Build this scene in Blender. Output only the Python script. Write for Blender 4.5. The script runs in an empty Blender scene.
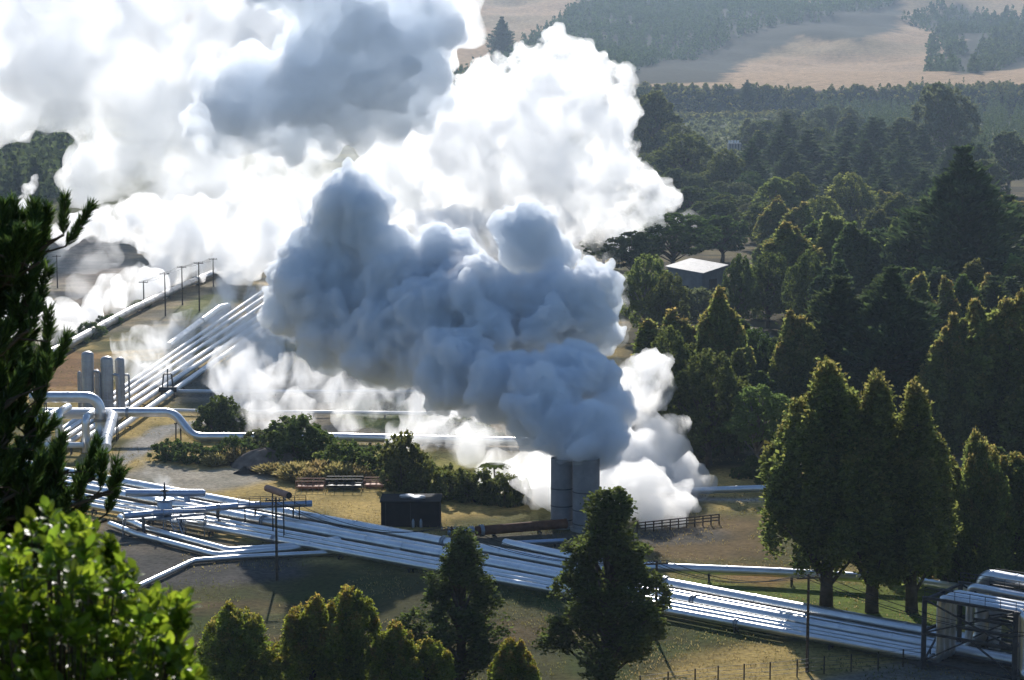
import bpy, bmesh, math, random
import numpy as np
from mathutils import Vector, Matrix, noise

S = bpy.context.scene
COL = S.collection
R = math.radians
# ------------------------------------------------------------------ camera geometry
FPX = 512 / math.tan(R(14)); PITCH = R(6.8); CZ = 55.0
CP, SP = math.cos(PITCH), math.sin(PITCH)

def ray(px, py):
    x = (px - 512) / FPX; y = (340 - py) / FPX
    return Vector((x, CP + y * SP, -SP + y * CP))

def at_d(px, py, d):
    """point seen at pixel px,py at distance d along the view axis on the ground plan"""
    r = ray(px, py); r = r / r.y
    return Vector((0, 0, CZ)) + r * d

def at_z(px, py, z):
    r = ray(px, py); t = (z - CZ) / r.z
    return Vector((0, 0, CZ)) + r * t

# ------------------------------------------------------------------ numpy noise
def _hash(ix, iy, seed):
    n = (ix.astype(np.int64) * 374761393 + iy.astype(np.int64) * 668265263 + seed * 982451653) & 0x7fffffff
    n = ((n ^ (n >> 13)) * 1274126177) & 0x7fffffff
    return ((n ^ (n >> 16)) & 0xffff) / 65535.0

def vnoise(x, y, seed=0):
    ix = np.floor(x); iy = np.floor(y); fx = x - ix; fy = y - iy
    fx = fx * fx * (3 - 2 * fx); fy = fy * fy * (3 - 2 * fy)
    a = _hash(ix, iy, seed); b = _hash(ix + 1, iy, seed); c = _hash(ix, iy + 1, seed); d = _hash(ix + 1, iy + 1, seed)
    return (a * (1 - fx) + b * fx) * (1 - fy) + (c * (1 - fx) + d * fx) * fy

def fbm(x, y, seed=0, oct=4):
    s = 0; a = .5; t = 0
    for k in range(oct):
        s = s + a * vnoise(x * 2 ** k, y * 2 ** k, seed + k); t += a; a *= .5
    return s / t

def sstep(a, b, x):
    t = np.clip((x - a) / (b - a), 0, 1); return t * t * (3 - 2 * t)

# ------------------------------------------------------------------ terrain
HY = [2000, 2050, 2075, 2500, 3000, 3500, 4000, 4600, 5200, 6500, 9000]
HZ = [33, 60, 62, 92, 130, 188, 255, 350, 460, 600, 600]

def terr(x, y):
    x = np.asarray(x, float); y = np.asarray(y, float)
    hill = 53.2 - .33 * y - .03 * np.abs(x)
    hill = np.where(y < 0, 53.2 - .03 * np.abs(x) - .1 * np.abs(y), hill)
    k = 4.0
    base = np.log1p(np.exp(np.clip(hill / k, -30, 30))) * k
    ramp = np.clip((y - 900) / 1100, 0, 1) * 33 * (0.9 + .2 * vnoise(x / 300, y / 300, 5))
    yy = y + 60 * (vnoise(x / 160, y * 0 + 3.3, 9) - .5) + 25 * (vnoise(x / 40, y * 0 + 7, 10) - .5)
    far = np.interp(yy, HY, HZ) + sstep(2100, 3200, y) * (85 * (vnoise(x / 420, y / 520, 21) - .5) + 26 * (fbm(x / 130, y / 170, 22, 2) - .5))
    z = base + np.where(y < 1940, ramp, np.maximum(far, 33.0))
    z = z + .5 * (fbm(x / 22, y / 22, 2, 3) - .5) * sstep(120, 200, y)
    z = z + 3.5 * (fbm(x / 60, y / 60, 31, 3) - .5) * sstep(1000, 1500, y)
    return z

def tz(x, y): return float(terr(np.array([x]), np.array([y]))[0])

def at(px, py, dz=0.0):
    """ground point under a pixel"""
    r = ray(px, py)
    ts = np.concatenate([np.arange(120, 1000, 2.0), np.arange(1000, 6500, 8.0)])
    xs, ys, zs = r.x * ts, r.y * ts, CZ + r.z * ts
    hit = np.nonzero(zs - dz <= terr(xs, ys))[0]
    i = hit[0] if len(hit) else len(ts) - 1
    lo, hi = ts[max(i - 1, 0)], ts[i]
    for _ in range(18):
        m = (lo + hi) / 2
        if CZ + r.z * m - dz <= tz(r.x * m, r.y * m): hi = m
        else: lo = m
    p = Vector((r.x * hi, r.y * hi, 0)); p.z = tz(p.x, p.y) + dz
    return p

# ------------------------------------------------------------------ object helpers
def tag(o, label=None, cat=None, group=None, kind=None):
    if label: o['label'] = label
    if cat: o['category'] = cat
    if group: o['group'] = group
    if kind: o['kind'] = kind
    return o

def empty(name, loc=(0, 0, 0), label=None, cat=None, group=None, rz=0):
    o = bpy.data.objects.new(name, None); COL.objects.link(o)
    o.location = loc; o.rotation_euler = (0, 0, rz)
    return tag(o, label, cat, group)

def link_mesh(name, me, mat, parent=None):
    o = bpy.data.objects.new(name, me); COL.objects.link(o)
    if mat: me.materials.append(mat)
    if parent: o.parent = parent
    return o

class MB:
    def __init__(s): s.v = []; s.f = []
    def add(s, vs, fs):
        o = len(s.v); s.v += [tuple(p) for p in vs]; s.f += [tuple(i + o for i in f) for f in fs]; return s
    def box(s, c, size, rot=None):
        hx, hy, hz = size[0] / 2, size[1] / 2, size[2] / 2
        pts = [Vector((x, y, z)) for x in (-hx, hx) for y in (-hy, hy) for z in (-hz, hz)]
        if rot is not None: pts = [rot @ p for p in pts]
        c = Vector(c)
        return s.add([p + c for p in pts], [(0, 1, 3, 2), (4, 6, 7, 5), (0, 4, 5, 1), (2, 3, 7, 6), (0, 2, 6, 4), (1, 5, 7, 3)])
    def bar(s, a, b, w, h=None):
        a, b = Vector(a), Vector(b); d = b - a; L = d.length
        q = d.to_track_quat('Y', 'Z').to_matrix()
        return s.box((a + b) / 2, (w, L, h or w), q)
    def tube(s, pts, r, seg=10, caps=True):
        pts = [Vector(p) for p in pts]; n = len(pts)
        rr = r if isinstance(r, (list, tuple)) else [r] * n
        t0 = (pts[1] - pts[0]).normalized()
        up = Vector((0, 0, 1)) if abs(t0.z) < .9 else Vector((1, 0, 0))
        u = (up - t0 * up.dot(t0)).normalized(); vs = []
        for i, p in enumerate(pts):
            a = pts[max(i - 1, 0)]; b = pts[min(i + 1, n - 1)]
            t = (b - a).normalized(); u = (u - t * u.dot(t)).normalized(); w = t.cross(u)
            for k in range(seg):
                an = 2 * math.pi * k / seg
                vs.append(p + (u * math.cos(an) + w * math.sin(an)) * rr[i])
        fs = [(i * seg + k, i * seg + (k + 1) % seg, (i + 1) * seg + (k + 1) % seg, (i + 1) * seg + k) for i in range(n - 1) for k in range(seg)]
        if caps:
            fs.append(tuple(range(seg - 1, -1, -1))); fs.append(tuple(range((n - 1) * seg, n * seg)))
        return s.add(vs, fs)
    def build(s, name, mat, parent=None, smooth=None, local=True):
        me = bpy.data.meshes.new(name)
        vs = s.v
        if parent is not None and local:
            inv = parent.matrix_basis.inverted(); vs = [tuple(inv @ Vector(p)) for p in vs]
        me.from_pydata(vs, [], s.f)
        if smooth:
            me.polygons.foreach_set('use_smooth', [True] * len(me.polygons))
            me.set_sharp_from_angle(angle=R(smooth))
        me.update()
        return link_mesh(name, me, mat, parent)

def fillet(pts, rad, n=7):
    pts = [Vector(p) for p in pts]
    if len(pts) < 3: return pts
    out = [pts[0]]
    for i in range(1, len(pts) - 1):
        a, b, c = pts[i - 1], pts[i], pts[i + 1]
        u = (a - b); w = (c - b); lu, lw = u.length, w.length; u /= lu; w /= lw
        ang = u.angle(w)
        if ang > R(178): out.append(b); continue
        t = min(rad / math.tan(ang / 2), lu * .48, lw * .48)
        p0, p1 = b + u * t, b + w * t
        for k in range(n + 1):
            q = k / n
            out.append((p0 * (1 - q) + b * q) * (1 - q) + (b * (1 - q) + p1 * q) * q)
    out.append(pts[-1]); return out

# ------------------------------------------------------------------ materials
def mat_new(name):
    m = bpy.data.materials.new(name); m.use_nodes = True
    return m, m.node_tree, m.node_tree.nodes['Principled BSDF']

def noise_node(nt, scale, detail=4, rough=.55, coord='Object'):
    tc = nt.nodes.new('ShaderNodeTexCoord'); n = nt.nodes.new('ShaderNodeTexNoise')
    n.inputs['Scale'].default_value = scale; n.inputs['Detail'].default_value = detail; n.inputs['Roughness'].default_value = rough
    nt.links.new(tc.outputs[coord], n.inputs['Vector']); return n

def ramp_node(nt, stops):
    r = nt.nodes.new('ShaderNodeValToRGB')
    while len(r.color_ramp.elements) < len(stops): r.color_ramp.elements.new(.5)
    for e, (p, c) in zip(r.color_ramp.elements, stops): e.position = p; e.color = (*c, 1)
    return r

def simple(name, c1, c2, scale=1.5, rough=.6, metal=0.0, spec=.4, bump=0.0):
    m, nt, b = mat_new(name)
    n = noise_node(nt, scale); r = ramp_node(nt, [(.3, c1), (.7, c2)])
    nt.links.new(n.outputs['Fac'], r.inputs[0]); nt.links.new(r.outputs[0], b.inputs['Base Color'])
    b.inputs['Roughness'].default_value = rough; b.inputs['Metallic'].default_value = metal
    b.inputs['Specular IOR Level'].default_value = spec
    if bump:
        n2 = noise_node(nt, scale * 4); bp = nt.nodes.new('ShaderNodeBump'); bp.inputs['Strength'].default_value = bump
        nt.links.new(n2.outputs['Fac'], bp.inputs['Height']); nt.links.new(bp.outputs[0], b.inputs['Normal'])
    return m

def metal_clad(name, c1, c2, r1=.25, r2=.5, metal=.9):
    m, nt, b = mat_new(name)
    n = noise_node(nt, .35, 5, .6); r = ramp_node(nt, [(.3, c1), (.7, c2)])
    nt.links.new(n.outputs['Fac'], r.inputs[0]); nt.links.new(r.outputs[0], b.inputs['Base Color'])
    n2 = noise_node(nt, 1.3, 3); mr = nt.nodes.new('ShaderNodeMapRange'); mr.inputs[3].default_value = r1; mr.inputs[4].default_value = r2
    nt.links.new(n2.outputs['Fac'], mr.inputs[0]); nt.links.new(mr.outputs[0], b.inputs['Roughness'])
    b.inputs['Metallic'].default_value = metal
    bp = nt.nodes.new('ShaderNodeBump'); bp.inputs['Strength'].default_value = .12; bp.inputs['Distance'].default_value = .05
    n3 = noise_node(nt, 2.5, 3); nt.links.new(n3.outputs['Fac'], bp.inputs['Height']); nt.links.new(bp.outputs[0], b.inputs['Normal'])
    return m

def leaf_mat(name, base, tip, trans=.35, bright=.25, spec=.25, rough=.5):
    """vertex colour 'tint': R = share of new growth colour, G = leaf to leaf brightness"""
    m, nt, b = mat_new(name)
    a = nt.nodes.new('ShaderNodeAttribute'); a.attribute_name = 'tint'
    sep = nt.nodes.new('ShaderNodeSeparateColor'); nt.links.new(a.outputs['Color'], sep.inputs[0])
    mx = nt.nodes.new('ShaderNodeMix'); mx.data_type = 'RGBA'
    mx.inputs[6].default_value = (*base, 1); mx.inputs[7].default_value = (*tip, 1)
    nt.links.new(sep.outputs[0], mx.inputs[0])
    hs = nt.nodes.new('ShaderNodeHueSaturation'); nt.links.new(mx.outputs[2], hs.inputs['Color'])
    mr = nt.nodes.new('ShaderNodeMapRange'); mr.inputs[3].default_value = 1 - bright; mr.inputs[4].default_value = 1 + bright
    oi = nt.nodes.new('ShaderNodeObjectInfo')
    mr2 = nt.nodes.new('ShaderNodeMapRange'); mr2.inputs[3].default_value = .485; mr2.inputs[4].default_value = .515
    nt.links.new(oi.outputs['Random'], mr2.inputs[0]); nt.links.new(mr2.outputs[0], hs.inputs['Hue'])
    nt.links.new(sep.outputs[1], mr.inputs[0]); nt.links.new(mr.outputs[0], hs.inputs['Value'])
    nt.links.new(hs.outputs[0], b.inputs['Base Color'])
    b.inputs['Roughness'].default_value = rough; b.inputs['Specular IOR Level'].default_value = spec
    t = nt.nodes.new('ShaderNodeBsdfTranslucent')
    hs2 = nt.nodes.new('ShaderNodeHueSaturation'); hs2.inputs['Saturation'].default_value = .98; hs2.inputs['Value'].default_value = 2.2
    nt.links.new(hs.outputs[0], hs2.inputs['Color']); nt.links.new(hs2.outputs[0], t.inputs['Color'])
    ms = nt.nodes.new('ShaderNodeMixShader'); ms.inputs[0].default_value = trans
    nt.links.new(b.outputs[0], ms.inputs[1]); nt.links.new(t.outputs[0], ms.inputs[2])
    nt.links.new(ms.outputs[0], nt.nodes['Material Output'].inputs['Surface'])
    return m

M = {}
M['alu'] = metal_clad('aluminium_cladding', (.60, .61, .62), (.80, .80, .79), .22, .48, .9)
M['alu_old'] = metal_clad('weathered_cladding', (.26, .25, .25), (.46, .45, .44), .35, .6, .75)
M['white'] = simple('white_paint', (.72, .71, .69), (.82, .82, .81), .4, .4)
M['blue'] = metal_clad('blue_grey_cladding', (.30, .38, .52), (.45, .53, .66), .3, .5, .7)
M['stack'] = simple('weathered_stack_concrete', (.20, .20, .21), (.32, .31, .31), .5, .8, 0, .2, .2)
M['stackband'] = simple('dark_band_steel', (.07, .07, .08), (.12, .12, .13), 2, .6, .3)
M['steel'] = simple('dark_steel', (.035, .035, .04), (.075, .075, .08), 2, .6, .4)
M['galv'] = simple('galvanised_steel', (.28, .30, .33), (.42, .44, .47), 2, .45, .7)
M['rust'] = simple('rusty_steel', (.09, .035, .02), (.20, .08, .04), 1.2, .8, .1, .2, .3)
M['rustlight'] = simple('faded_rust_drum', (.30, .15, .10), (.42, .24, .17), .8, .7, .1, .2)
M['wood'] = simple('weathered_wood', (.045, .035, .028), (.10, .08, .06), 2, .85, 0, .1, .2)
M['bark'] = simple('bark', (.05, .038, .028), (.13, .10, .075), 3, .9, 0, .1, .4)
M['barkpale'] = simple('pale_bark', (.12, .10, .08), (.30, .26, .22), 2, .85, 0, .1, .3)
M['black'] = simple('black_painted_panel', (.010, .010, .012), (.022, .022, .025), 1.2, .85, 0, .1)
M['roof'] = simple('pale_roof_iron', (.34, .315, .30), (.46, .43, .405), .6, .5, 0, .3)
M['shedwall'] = simple('grey_shed_wall', (.11, .12, .13), (.17, .18, .19), .6, .7, 0, .2)
M['concrete'] = simple('concrete', (.28, .27, .25), (.42, .40, .37), 1.2, .9, 0, .1, .2)
M['cable'] = simple('black_cable', (.012, .012, .012), (.02, .02, .02), 1, .6)
M['glass_dark'] = simple('dark_window_glass', (.015, .02, .025), (.03, .035, .04), 1, .1, 0, .5)
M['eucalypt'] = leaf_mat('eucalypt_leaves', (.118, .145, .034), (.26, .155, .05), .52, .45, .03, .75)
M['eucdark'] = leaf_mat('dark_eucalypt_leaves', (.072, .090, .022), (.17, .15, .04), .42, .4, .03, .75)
M['young'] = leaf_mat('young_eucalypt_leaves', (.13, .165, .020), (.28, .16, .04), .55, .35, .03, .75)
M['pine'] = leaf_mat('pine_needles', (.044, .066, .026), (.08, .11, .034), .3, .3, .03, .75)
M['pale'] = leaf_mat('pale_green_leaves', (.11, .145, .035), (.18, .21, .06), .5, .3, .03, .75)
M['wattle'] = leaf_mat('grey_green_leaves', (.08, .095, .04), (.14, .15, .06), .42, .3, .03, .75)
M['shrub'] = leaf_mat('dark_shrub_leaves', (.055, .085, .02), (.12, .145, .034), .36, .35, .03, .75)
M['tussock'] = leaf_mat('dry_tussock_blades', (.16, .14, .045), (.32, .25, .10), .4, .3)
M['gloss'] = leaf_mat('glossy_broad_leaves', (.068, .132, .008), (.19, .25, .014), .55, .6, .4, .4)
M['fgpine'] = leaf_mat('young_pine_needles', (.026, .055, .014), (.07, .11, .02), .3, .4, .3, .45)

# ------------------------------------------------------------------ world, light, camera
def setup():
    cam = bpy.data.objects.new('camera', bpy.data.cameras.new('camera')); COL.objects.link(cam)
    cam.location = (0, 0, CZ); cam.rotation_euler = (math.pi / 2 - PITCH, 0, 0)
    cam.data.angle = R(28); cam.data.clip_end = 30000; cam.data.clip_start = .3
    cam.data.dof.use_dof = True; cam.data.dof.focus_distance = 260; cam.data.dof.aperture_fstop = 5.6
    S.camera = cam
    w = bpy.data.worlds.new('World'); S.world = w; w.use_nodes = True
    nt = w.node_tree; sk = nt.nodes.new('ShaderNodeTexSky'); sk.sky_type = 'NISHITA'; sk.sun_disc = False
    el, az = R(28), R(-3)
    sk.sun_elevation = el; sk.sun_rotation = az; sk.dust_density = 0.0; sk.air_density = 1.0; sk.ozone_density = 5.0
    bg = nt.nodes['Background']; nt.links.new(sk.outputs[0], bg.inputs[0]); bg.inputs[1].default_value = .10
    sd = Vector((math.sin(az) * math.cos(el), math.cos(az) * math.cos(el), math.sin(el)))
    L = bpy.data.lights.new('sun', 'SUN'); L.energy = 5.0; L.angle = R(.5); L.color = (1, .95, .88)
    lo = bpy.data.objects.new('sun', L); lo.rotation_euler = sd.to_track_quat('Z', 'Y').to_euler(); COL.objects.link(lo)
    lo.location = (0, 0, 500)
    v = S.view_settings; v.view_transform = 'Standard'; v.look = 'None'; v.gamma = 1; v.exposure = 0.30
    v.use_curve_mapping = False
    c = S.cycles
    c.use_adaptive_sampling = True; c.adaptive_threshold = .03; c.use_denoising = True; c.denoiser = 'OPENIMAGEDENOISE'
    c.max_bounces = 40; c.diffuse_bounces = 2; c.glossy_bounces = 3; c.transmission_bounces = 4
    c.volume_bounces = 16; c.transparent_max_bounces = 16
    c.sample_clamp_indirect = 8; c.caustics_reflective = False; c.caustics_refractive = False
    c.volume_step_rate = 1.0; c.volume_max_steps = 256
setup()

# ------------------------------------------------------------------ ground
def in_poly(x, y, poly):
    """signed distance to a polygon, positive inside"""
    ins = np.zeros(x.shape, bool); dmin = np.full(x.shape, 1e9)
    n = len(poly)
    for i in range(n):
        x1, y1 = poly[i]; x2, y2 = poly[(i + 1) % n]
        c = ((y1 > y) != (y2 > y)) & (x < (x2 - x1) * (y - y1) / (y2 - y1 + 1e-12) + x1)
        ins ^= c
        dx, dy = x2 - x1, y2 - y1; L = dx * dx + dy * dy + 1e-12
        t = np.clip(((x - x1) * dx + (y - y1) * dy) / L, 0, 1)
        dmin = np.minimum(dmin, np.hypot(x - x1 - t * dx, y - y1 - t * dy))
    return np.where(ins, dmin, -dmin)

def seg_dist(x, y, line):
    d = np.full(x.shape, 1e9)
    for (x1, y1), (x2, y2) in zip(line, line[1:]):
        dx, dy = x2 - x1, y2 - y1; L = dx * dx + dy * dy + 1e-12
        t = np.clip(((x - x1) * dx + (y - y1) * dy) / L, 0, 1)
        d = np.minimum(d, np.hypot(x - x1 - t * dx, y - y1 - t * dy))
    return d

def gp(*pts): return [tuple(at(*p))[:2] for p in pts]

OCHRE = (.45, .325, .12); STRAW = (.36, .26, .13); GREEN = (.11, .16, .028); OLIVE = (.10, .095, .035)
GRAVEL = (.33, .31, .285); DIRT = (.18, .125, .08); GREYDIRT = (.10, .095, .09); LITTER = (.055, .045, .028)
PINKDIRT = (.27, .205, .17); REDDIRT = (.26, .125, .06); SCRUB_AND_SHADE = (.042, .046, .034); HILLTAN = (.44, .285, .165); PADDOCK = (.16, .16, .075)

def make_ground():
    def axis(segs):
        out = []
        for a, b, s0, s1 in segs:
            t = a
            while t < b - 1e-6:
                out.append(t); t += s0 + (s1 - s0) * (t - a) / (b - a)
        out.append(segs[-1][1]); return np.array(out)
    xp = axis([(0, 150, 1.2, 1.4), (150, 500, 2, 8), (500, 1500, 10, 40), (1500, 5000, 60, 200)])
    xs = np.concatenate([-xp[:0:-1], xp])
    ys = axis([(-400, 0, 40, 8), (0, 160, 6, 2.5), (160, 380, 1.2, 1.4), (380, 800, 1.6, 6), (800, 1900, 6, 14), (1900, 2120, 5, 5), (2120, 4600, 10, 30), (4600, 9000, 60, 200)])
    X, Y = np.meshgrid(xs, ys); Z = terr(X, Y)
    nx, ny = len(xs), len(ys)
    x, y = X.ravel(), Y.ravel()
    C = np.zeros((len(x), 3)); C[:] = OLIVE
    def lay(mask, c): 
        C[:] = C * (1 - mask[:, None]) + np.array(c) * mask[:, None]
    n1 = fbm(x / 14, y / 14, 11, 4); n2 = fbm(x / 5, y / 5, 12, 3); n3 = fbm(x / 60, y / 60, 13, 4); n4 = fbm(x / 200, y / 200, 14, 4)
    def poly(c, pts, soft=3.0, amp=6.0, k=1.0):
        lay(k * sstep(-soft, soft, in_poly(x, y, gp(*pts)) + (n1 - .5) * amp * 2), c)
    def line(c, pts, w, soft=.8, k=1.0):
        lay(k * sstep(w + soft, w - soft, seg_dist(x, y, gp(*pts)) + (n2 - .5) * 1.2), c)
    # far ground
    lay(sstep(900, 1300, y), PADDOCK); lay(sstep(900, 1300, y) * sstep(.48, .6, n3), (.07, .085, .04))
    lay(sstep(1960, 2000, y), SCRUB_AND_SHADE)
    lay(sstep(2060, 2085, y), HILLTAN); lay(sstep(2085, 2100, y) * sstep(.52, .7, n4) * .35, (.22, .20, .11))
    poly(SCRUB_AND_SHADE, [(440, 92), (500, 60), (575, 10), (600, -6), (905, -6), (900, 30), (862, 42), (800, 36), (742, 62), (722, 82), (640, 84), (600, 86)], 12, 14)  # dark plantation floor; the smooth lower part paints in the hill slope's shade
    poly(SCRUB_AND_SHADE, [(900, 16), (960, 2), (1030, 30), (1040, 62), (990, 72), (955, 75), (940, 60), (962, 40), (930, 30)], 12, 14)
    # plain
    near = sstep(900, 700, y)
    lay(near * sstep(170, 200, y) * sstep(.42, .62, n1), OCHRE)
    poly(OCHRE, [(130, 430), (520, 440), (560, 500), (500, 520), (300, 510), (200, 500), (120, 470)], 3, 5, .9)
    poly(GREEN, [(300, 440), (540, 455), (520, 505), (420, 505), (380, 490), (310, 470)], 3, 6, .55)
    poly(GRAVEL, [(150, 463), (205, 470), (262, 468), (275, 480), (215, 492), (150, 486), (120, 475)], 2, 4, .8)
    line(GRAVEL, [(100, 470), (135, 452), (150, 438), (168, 428), (200, 422), (260, 424)], 2.2)
    poly(REDDIRT, [(50, 350), (100, 352), (112, 380), (60, 394), (20, 390), (20, 360)], 3, 6, .7)
    poly((.22, .20, .19), [(150, 380), (280, 360), (480, 380), (620, 430), (700, 480), (690, 520), (600, 520), (530, 470), (340, 436), (250, 430), (170, 400)], 6, 8, .75)
    poly(GREEN, [(340, 400), (395, 398), (430, 425), (380, 432), (345, 425)], 3, 6, .7)
    poly(PINKDIRT, [(55, 236), (112, 240), (140, 270), (118, 300), (72, 318), (56, 280)], 6, 10, .9)
    poly((.24, .215, .19), [(-30, 230), (70, 225), (250, 228), (420, 240), (560, 240), (560, 330), (300, 340), (220, 320), (150, 330), (0, 345), (-40, 330)], 8, 14, .6)
    line((.17, .125, .07), [(70, 330), (150, 298), (215, 268), (250, 250)], 9, 5, .8)
    poly(GREEN, [(170, 315), (215, 290), (235, 300), (200, 322)], 3, 5, .6)
    # field in front
    poly((.075, .072, .030), [(60, 560), (330, 565), (560, 590), (700, 620), (820, 655), (800, 720), (400, 800), (0, 760)], 3, 6, 1)
    lay(near * sstep(160, 175, y) * sstep(238, 220, y) * sstep(.5, .66, fbm(x / 9, y / 16, 41, 4)) * .7, (.052, .075, .018))
    lay(near * sstep(160, 175, y) * sstep(238, 220, y) * sstep(.54, .7, fbm(x / 14, y / 6, 43, 4)) * .6, (.13, .085, .045))
    poly((.085, .08, .08), [(100, 520), (160, 520), (235, 545), (300, 545), (300, 575), (150, 592), (90, 570)], 2, 3, .9)
    poly(OCHRE, [(640, 690), (730, 640), (800, 640), (920, 662), (960, 690), (900, 740), (640, 740)], 3, 6, .75)
    poly(GREEN, [(660, 578), (780, 580), (960, 590), (1000, 610), (960, 640), (880, 622), (760, 594), (690, 586)], 2, 4, .9)
    poly(REDDIRT, [(725, 562), (790, 566), (800, 580), (770, 586), (730, 580)], 2, 4, .65)
    poly((.17, .115, .06), [(640, 520), (720, 512), (775, 520), (790, 560), (700, 564), (630, 556)], 2, 4, .85)
    poly(OCHRE, [(700, 468), (780, 462), (800, 480), (800, 512), (710, 512)], 2, 5, .9)
    line(GRAVEL, [(690, 499), (740, 500), (800, 500)], 1.2)
    line(GREYDIRT, [(480, 545), (600, 540), (690, 535)], 5, 2, .8)
    # under the pipe bundle
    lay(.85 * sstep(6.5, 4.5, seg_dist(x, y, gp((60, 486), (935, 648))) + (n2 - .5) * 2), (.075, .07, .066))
    # forest floor and roads
    fl = in_poly(x, y, gp((610, 470), (630, 240), (720, 180), (1060, 130), (1100, 560), (940, 470), (780, 470)))
    lay(sstep(-5, 5, fl) * .9, LITTER); lay(sstep(-5, 5, fl) * sstep(.5, .65, n1) * .8, (.16, .13, .06))
    line(GRAVEL, [(800, 372), (762, 345), (735, 322), (700, 300)], 3.0)
    poly(GRAVEL, [(745, 326), (792, 345), (790, 362), (750, 355)], 2, 3, .9)
    poly((.30, .235, .18), [(895, 450), (960, 440), (1000, 470), (940, 485), (890, 475)], 2, 3, .9)
    line((.10, .10, .105), [(890, 440), (930, 448), (985, 440)], 3.5)
    line(GRAVEL, [(560, 300), (585, 270), (577, 245), (565, 225)], 5, 2)
    line(REDDIRT, [(596, 284), (590, 268)], 2, 2, .6)
    lay(.9 * sstep(6, 3, seg_dist(x, y, gp((850, 690), (935, 672), (1060, 668)))), (.20, .19, .18))
    C *= (0.82 + .36 * n2)[:, None]
    me = bpy.data.meshes.new('ground')
    co = np.stack([x, y, Z.ravel()], 1).astype(np.float32)
    i = np.arange(nx * (ny - 1)).reshape(ny - 1, nx)[:, :-1].ravel()
    q = np.stack([i, i + 1, i + 1 + nx, i + nx], 1).astype(np.int32)
    me.vertices.add(len(co)); me.vertices.foreach_set('co', co.ravel())
    me.loops.add(q.size); me.loops.foreach_set('vertex_index', q.ravel())
    me.polygons.add(len(q)); me.polygons.foreach_set('loop_start', np.arange(0, q.size, 4, dtype=np.int32))
    me.update(calc_edges=True); me.polygons.foreach_set('use_smooth', np.ones(len(q), bool))
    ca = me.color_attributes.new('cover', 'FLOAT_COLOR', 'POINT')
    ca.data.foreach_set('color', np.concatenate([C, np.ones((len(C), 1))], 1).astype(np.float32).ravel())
    m, nt, b = mat_new('ground_cover')
    a = nt.nodes.new('ShaderNodeAttribute'); a.attribute_name = 'cover'
    tc = nt.nodes.new('ShaderNodeTexCoord')
    nz = nt.nodes.new('ShaderNodeTexNoise'); nz.inputs['Scale'].default_value = 1.4; nz.inputs['Detail'].default_value = 6; nz.inputs['Roughness'].default_value = .7
    nt.links.new(tc.outputs['Object'], nz.inputs['Vector'])
    rp = ramp_node(nt, [(.28, (.45, .43, .40)), (.52, (1, 1, 1)), (.75, (1.45, 1.4, 1.3))]); nt.links.new(nz.outputs['Fac'], rp.inputs[0])
    nz2 = nt.nodes.new('ShaderNodeTexNoise'); nz2.inputs['Scale'].default_value = .16; nz2.inputs['Detail'].default_value = 5; nt.links.new(tc.outputs['Object'], nz2.inputs['Vector'])
    rp2 = ramp_node(nt, [(.3, (.72, .75, .7)), (.7, (1.2, 1.17, 1.12))]); nt.links.new(nz2.outputs['Fac'], rp2.inputs[0])
    mu = nt.nodes.new('ShaderNodeMix'); mu.data_type = 'RGBA'; mu.blend_type = 'MULTIPLY'; mu.inputs[0].default_value = 1
    mu2 = nt.nodes.new('ShaderNodeMix'); mu2.data_type = 'RGBA'; mu2.blend_type = 'MULTIPLY'; mu2.inputs[0].default_value = 1
    nt.links.new(a.outputs['Color'], mu.inputs[6]); nt.links.new(rp.outputs[0], mu.inputs[7])
    nt.links.new(mu.outputs[2], mu2.inputs[6]); nt.links.new(rp2.outputs[0], mu2.inputs[7])
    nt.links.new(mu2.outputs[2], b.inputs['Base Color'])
    b.inputs['Roughness'].default_value = 1; b.inputs['Specular IOR Level'].default_value = .05
    bp = nt.nodes.new('ShaderNodeBump'); bp.inputs['Strength'].default_value = .6; bp.inputs['Distance'].default_value = .35
    nt.links.new(nz.outputs['Fac'], bp.inputs['Height']); nt.links.new(bp.outputs[0], b.inputs['Normal'])
    tag(link_mesh('ground', me, m), 'rolling ground of dry grass, gravel and bare dirt', 'ground', kind='structure')
make_ground()

# ------------------------------------------------------------------ vegetation
def norm(a): return a / (np.linalg.norm(a, axis=1, keepdims=True) + 1e-9)

def rand_dirs(rg, n):
    return norm(rg.normal(size=(n, 3)))

def leaf_mesh(name, P, D, size, tint, rg, aspect=1.7, spread=.7, diamond=True):
    """one small pointed leaf (clump) per point; P positions, D preferred long direction"""
    n = len(P)
    D = norm(D + rg.normal(size=(n, 3)) * spread)
    side = norm(np.cross(D, rand_dirs(rg, n)))
    s = size * (0.6 + .8 * rg.random(n))[:, None] if np.isscalar(size) else (size * (0.6 + .8 * rg.random(n)))[:, None]
    a = P - D * s * aspect * .5; b = P + D * s * aspect * .5
    m = P + D * s * aspect * .08
    nrm = np.cross(D, side) * s * .12
    c = m + side * s * .5 + nrm; d = m - side * s * .5 + nrm
    co = np.stack([a, c, b, d], 1).reshape(-1, 3).astype(np.float32)
    me = bpy.data.meshes.new(name)
    me.vertices.add(4 * n); me.vertices.foreach_set('co', co.ravel())
    me.loops.add(4 * n); me.loops.foreach_set('vertex_index', np.arange(4 * n, dtype=np.int32))
    me.polygons.add(n); me.polygons.foreach_set('loop_start', np.arange(0, 4 * n, 4, dtype=np.int32))
    me.update(calc_edges=True)
    ca = me.color_attributes.new('tint', 'FLOAT_COLOR', 'POINT')
    t = np.zeros((n, 4), np.float32); t[:, 0] = tint; t[:, 1] = rg.random(n); t[:, 3] = 1
    ca.data.foreach_set('color', np.repeat(t, 4, 0).ravel())
    return me

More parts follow.
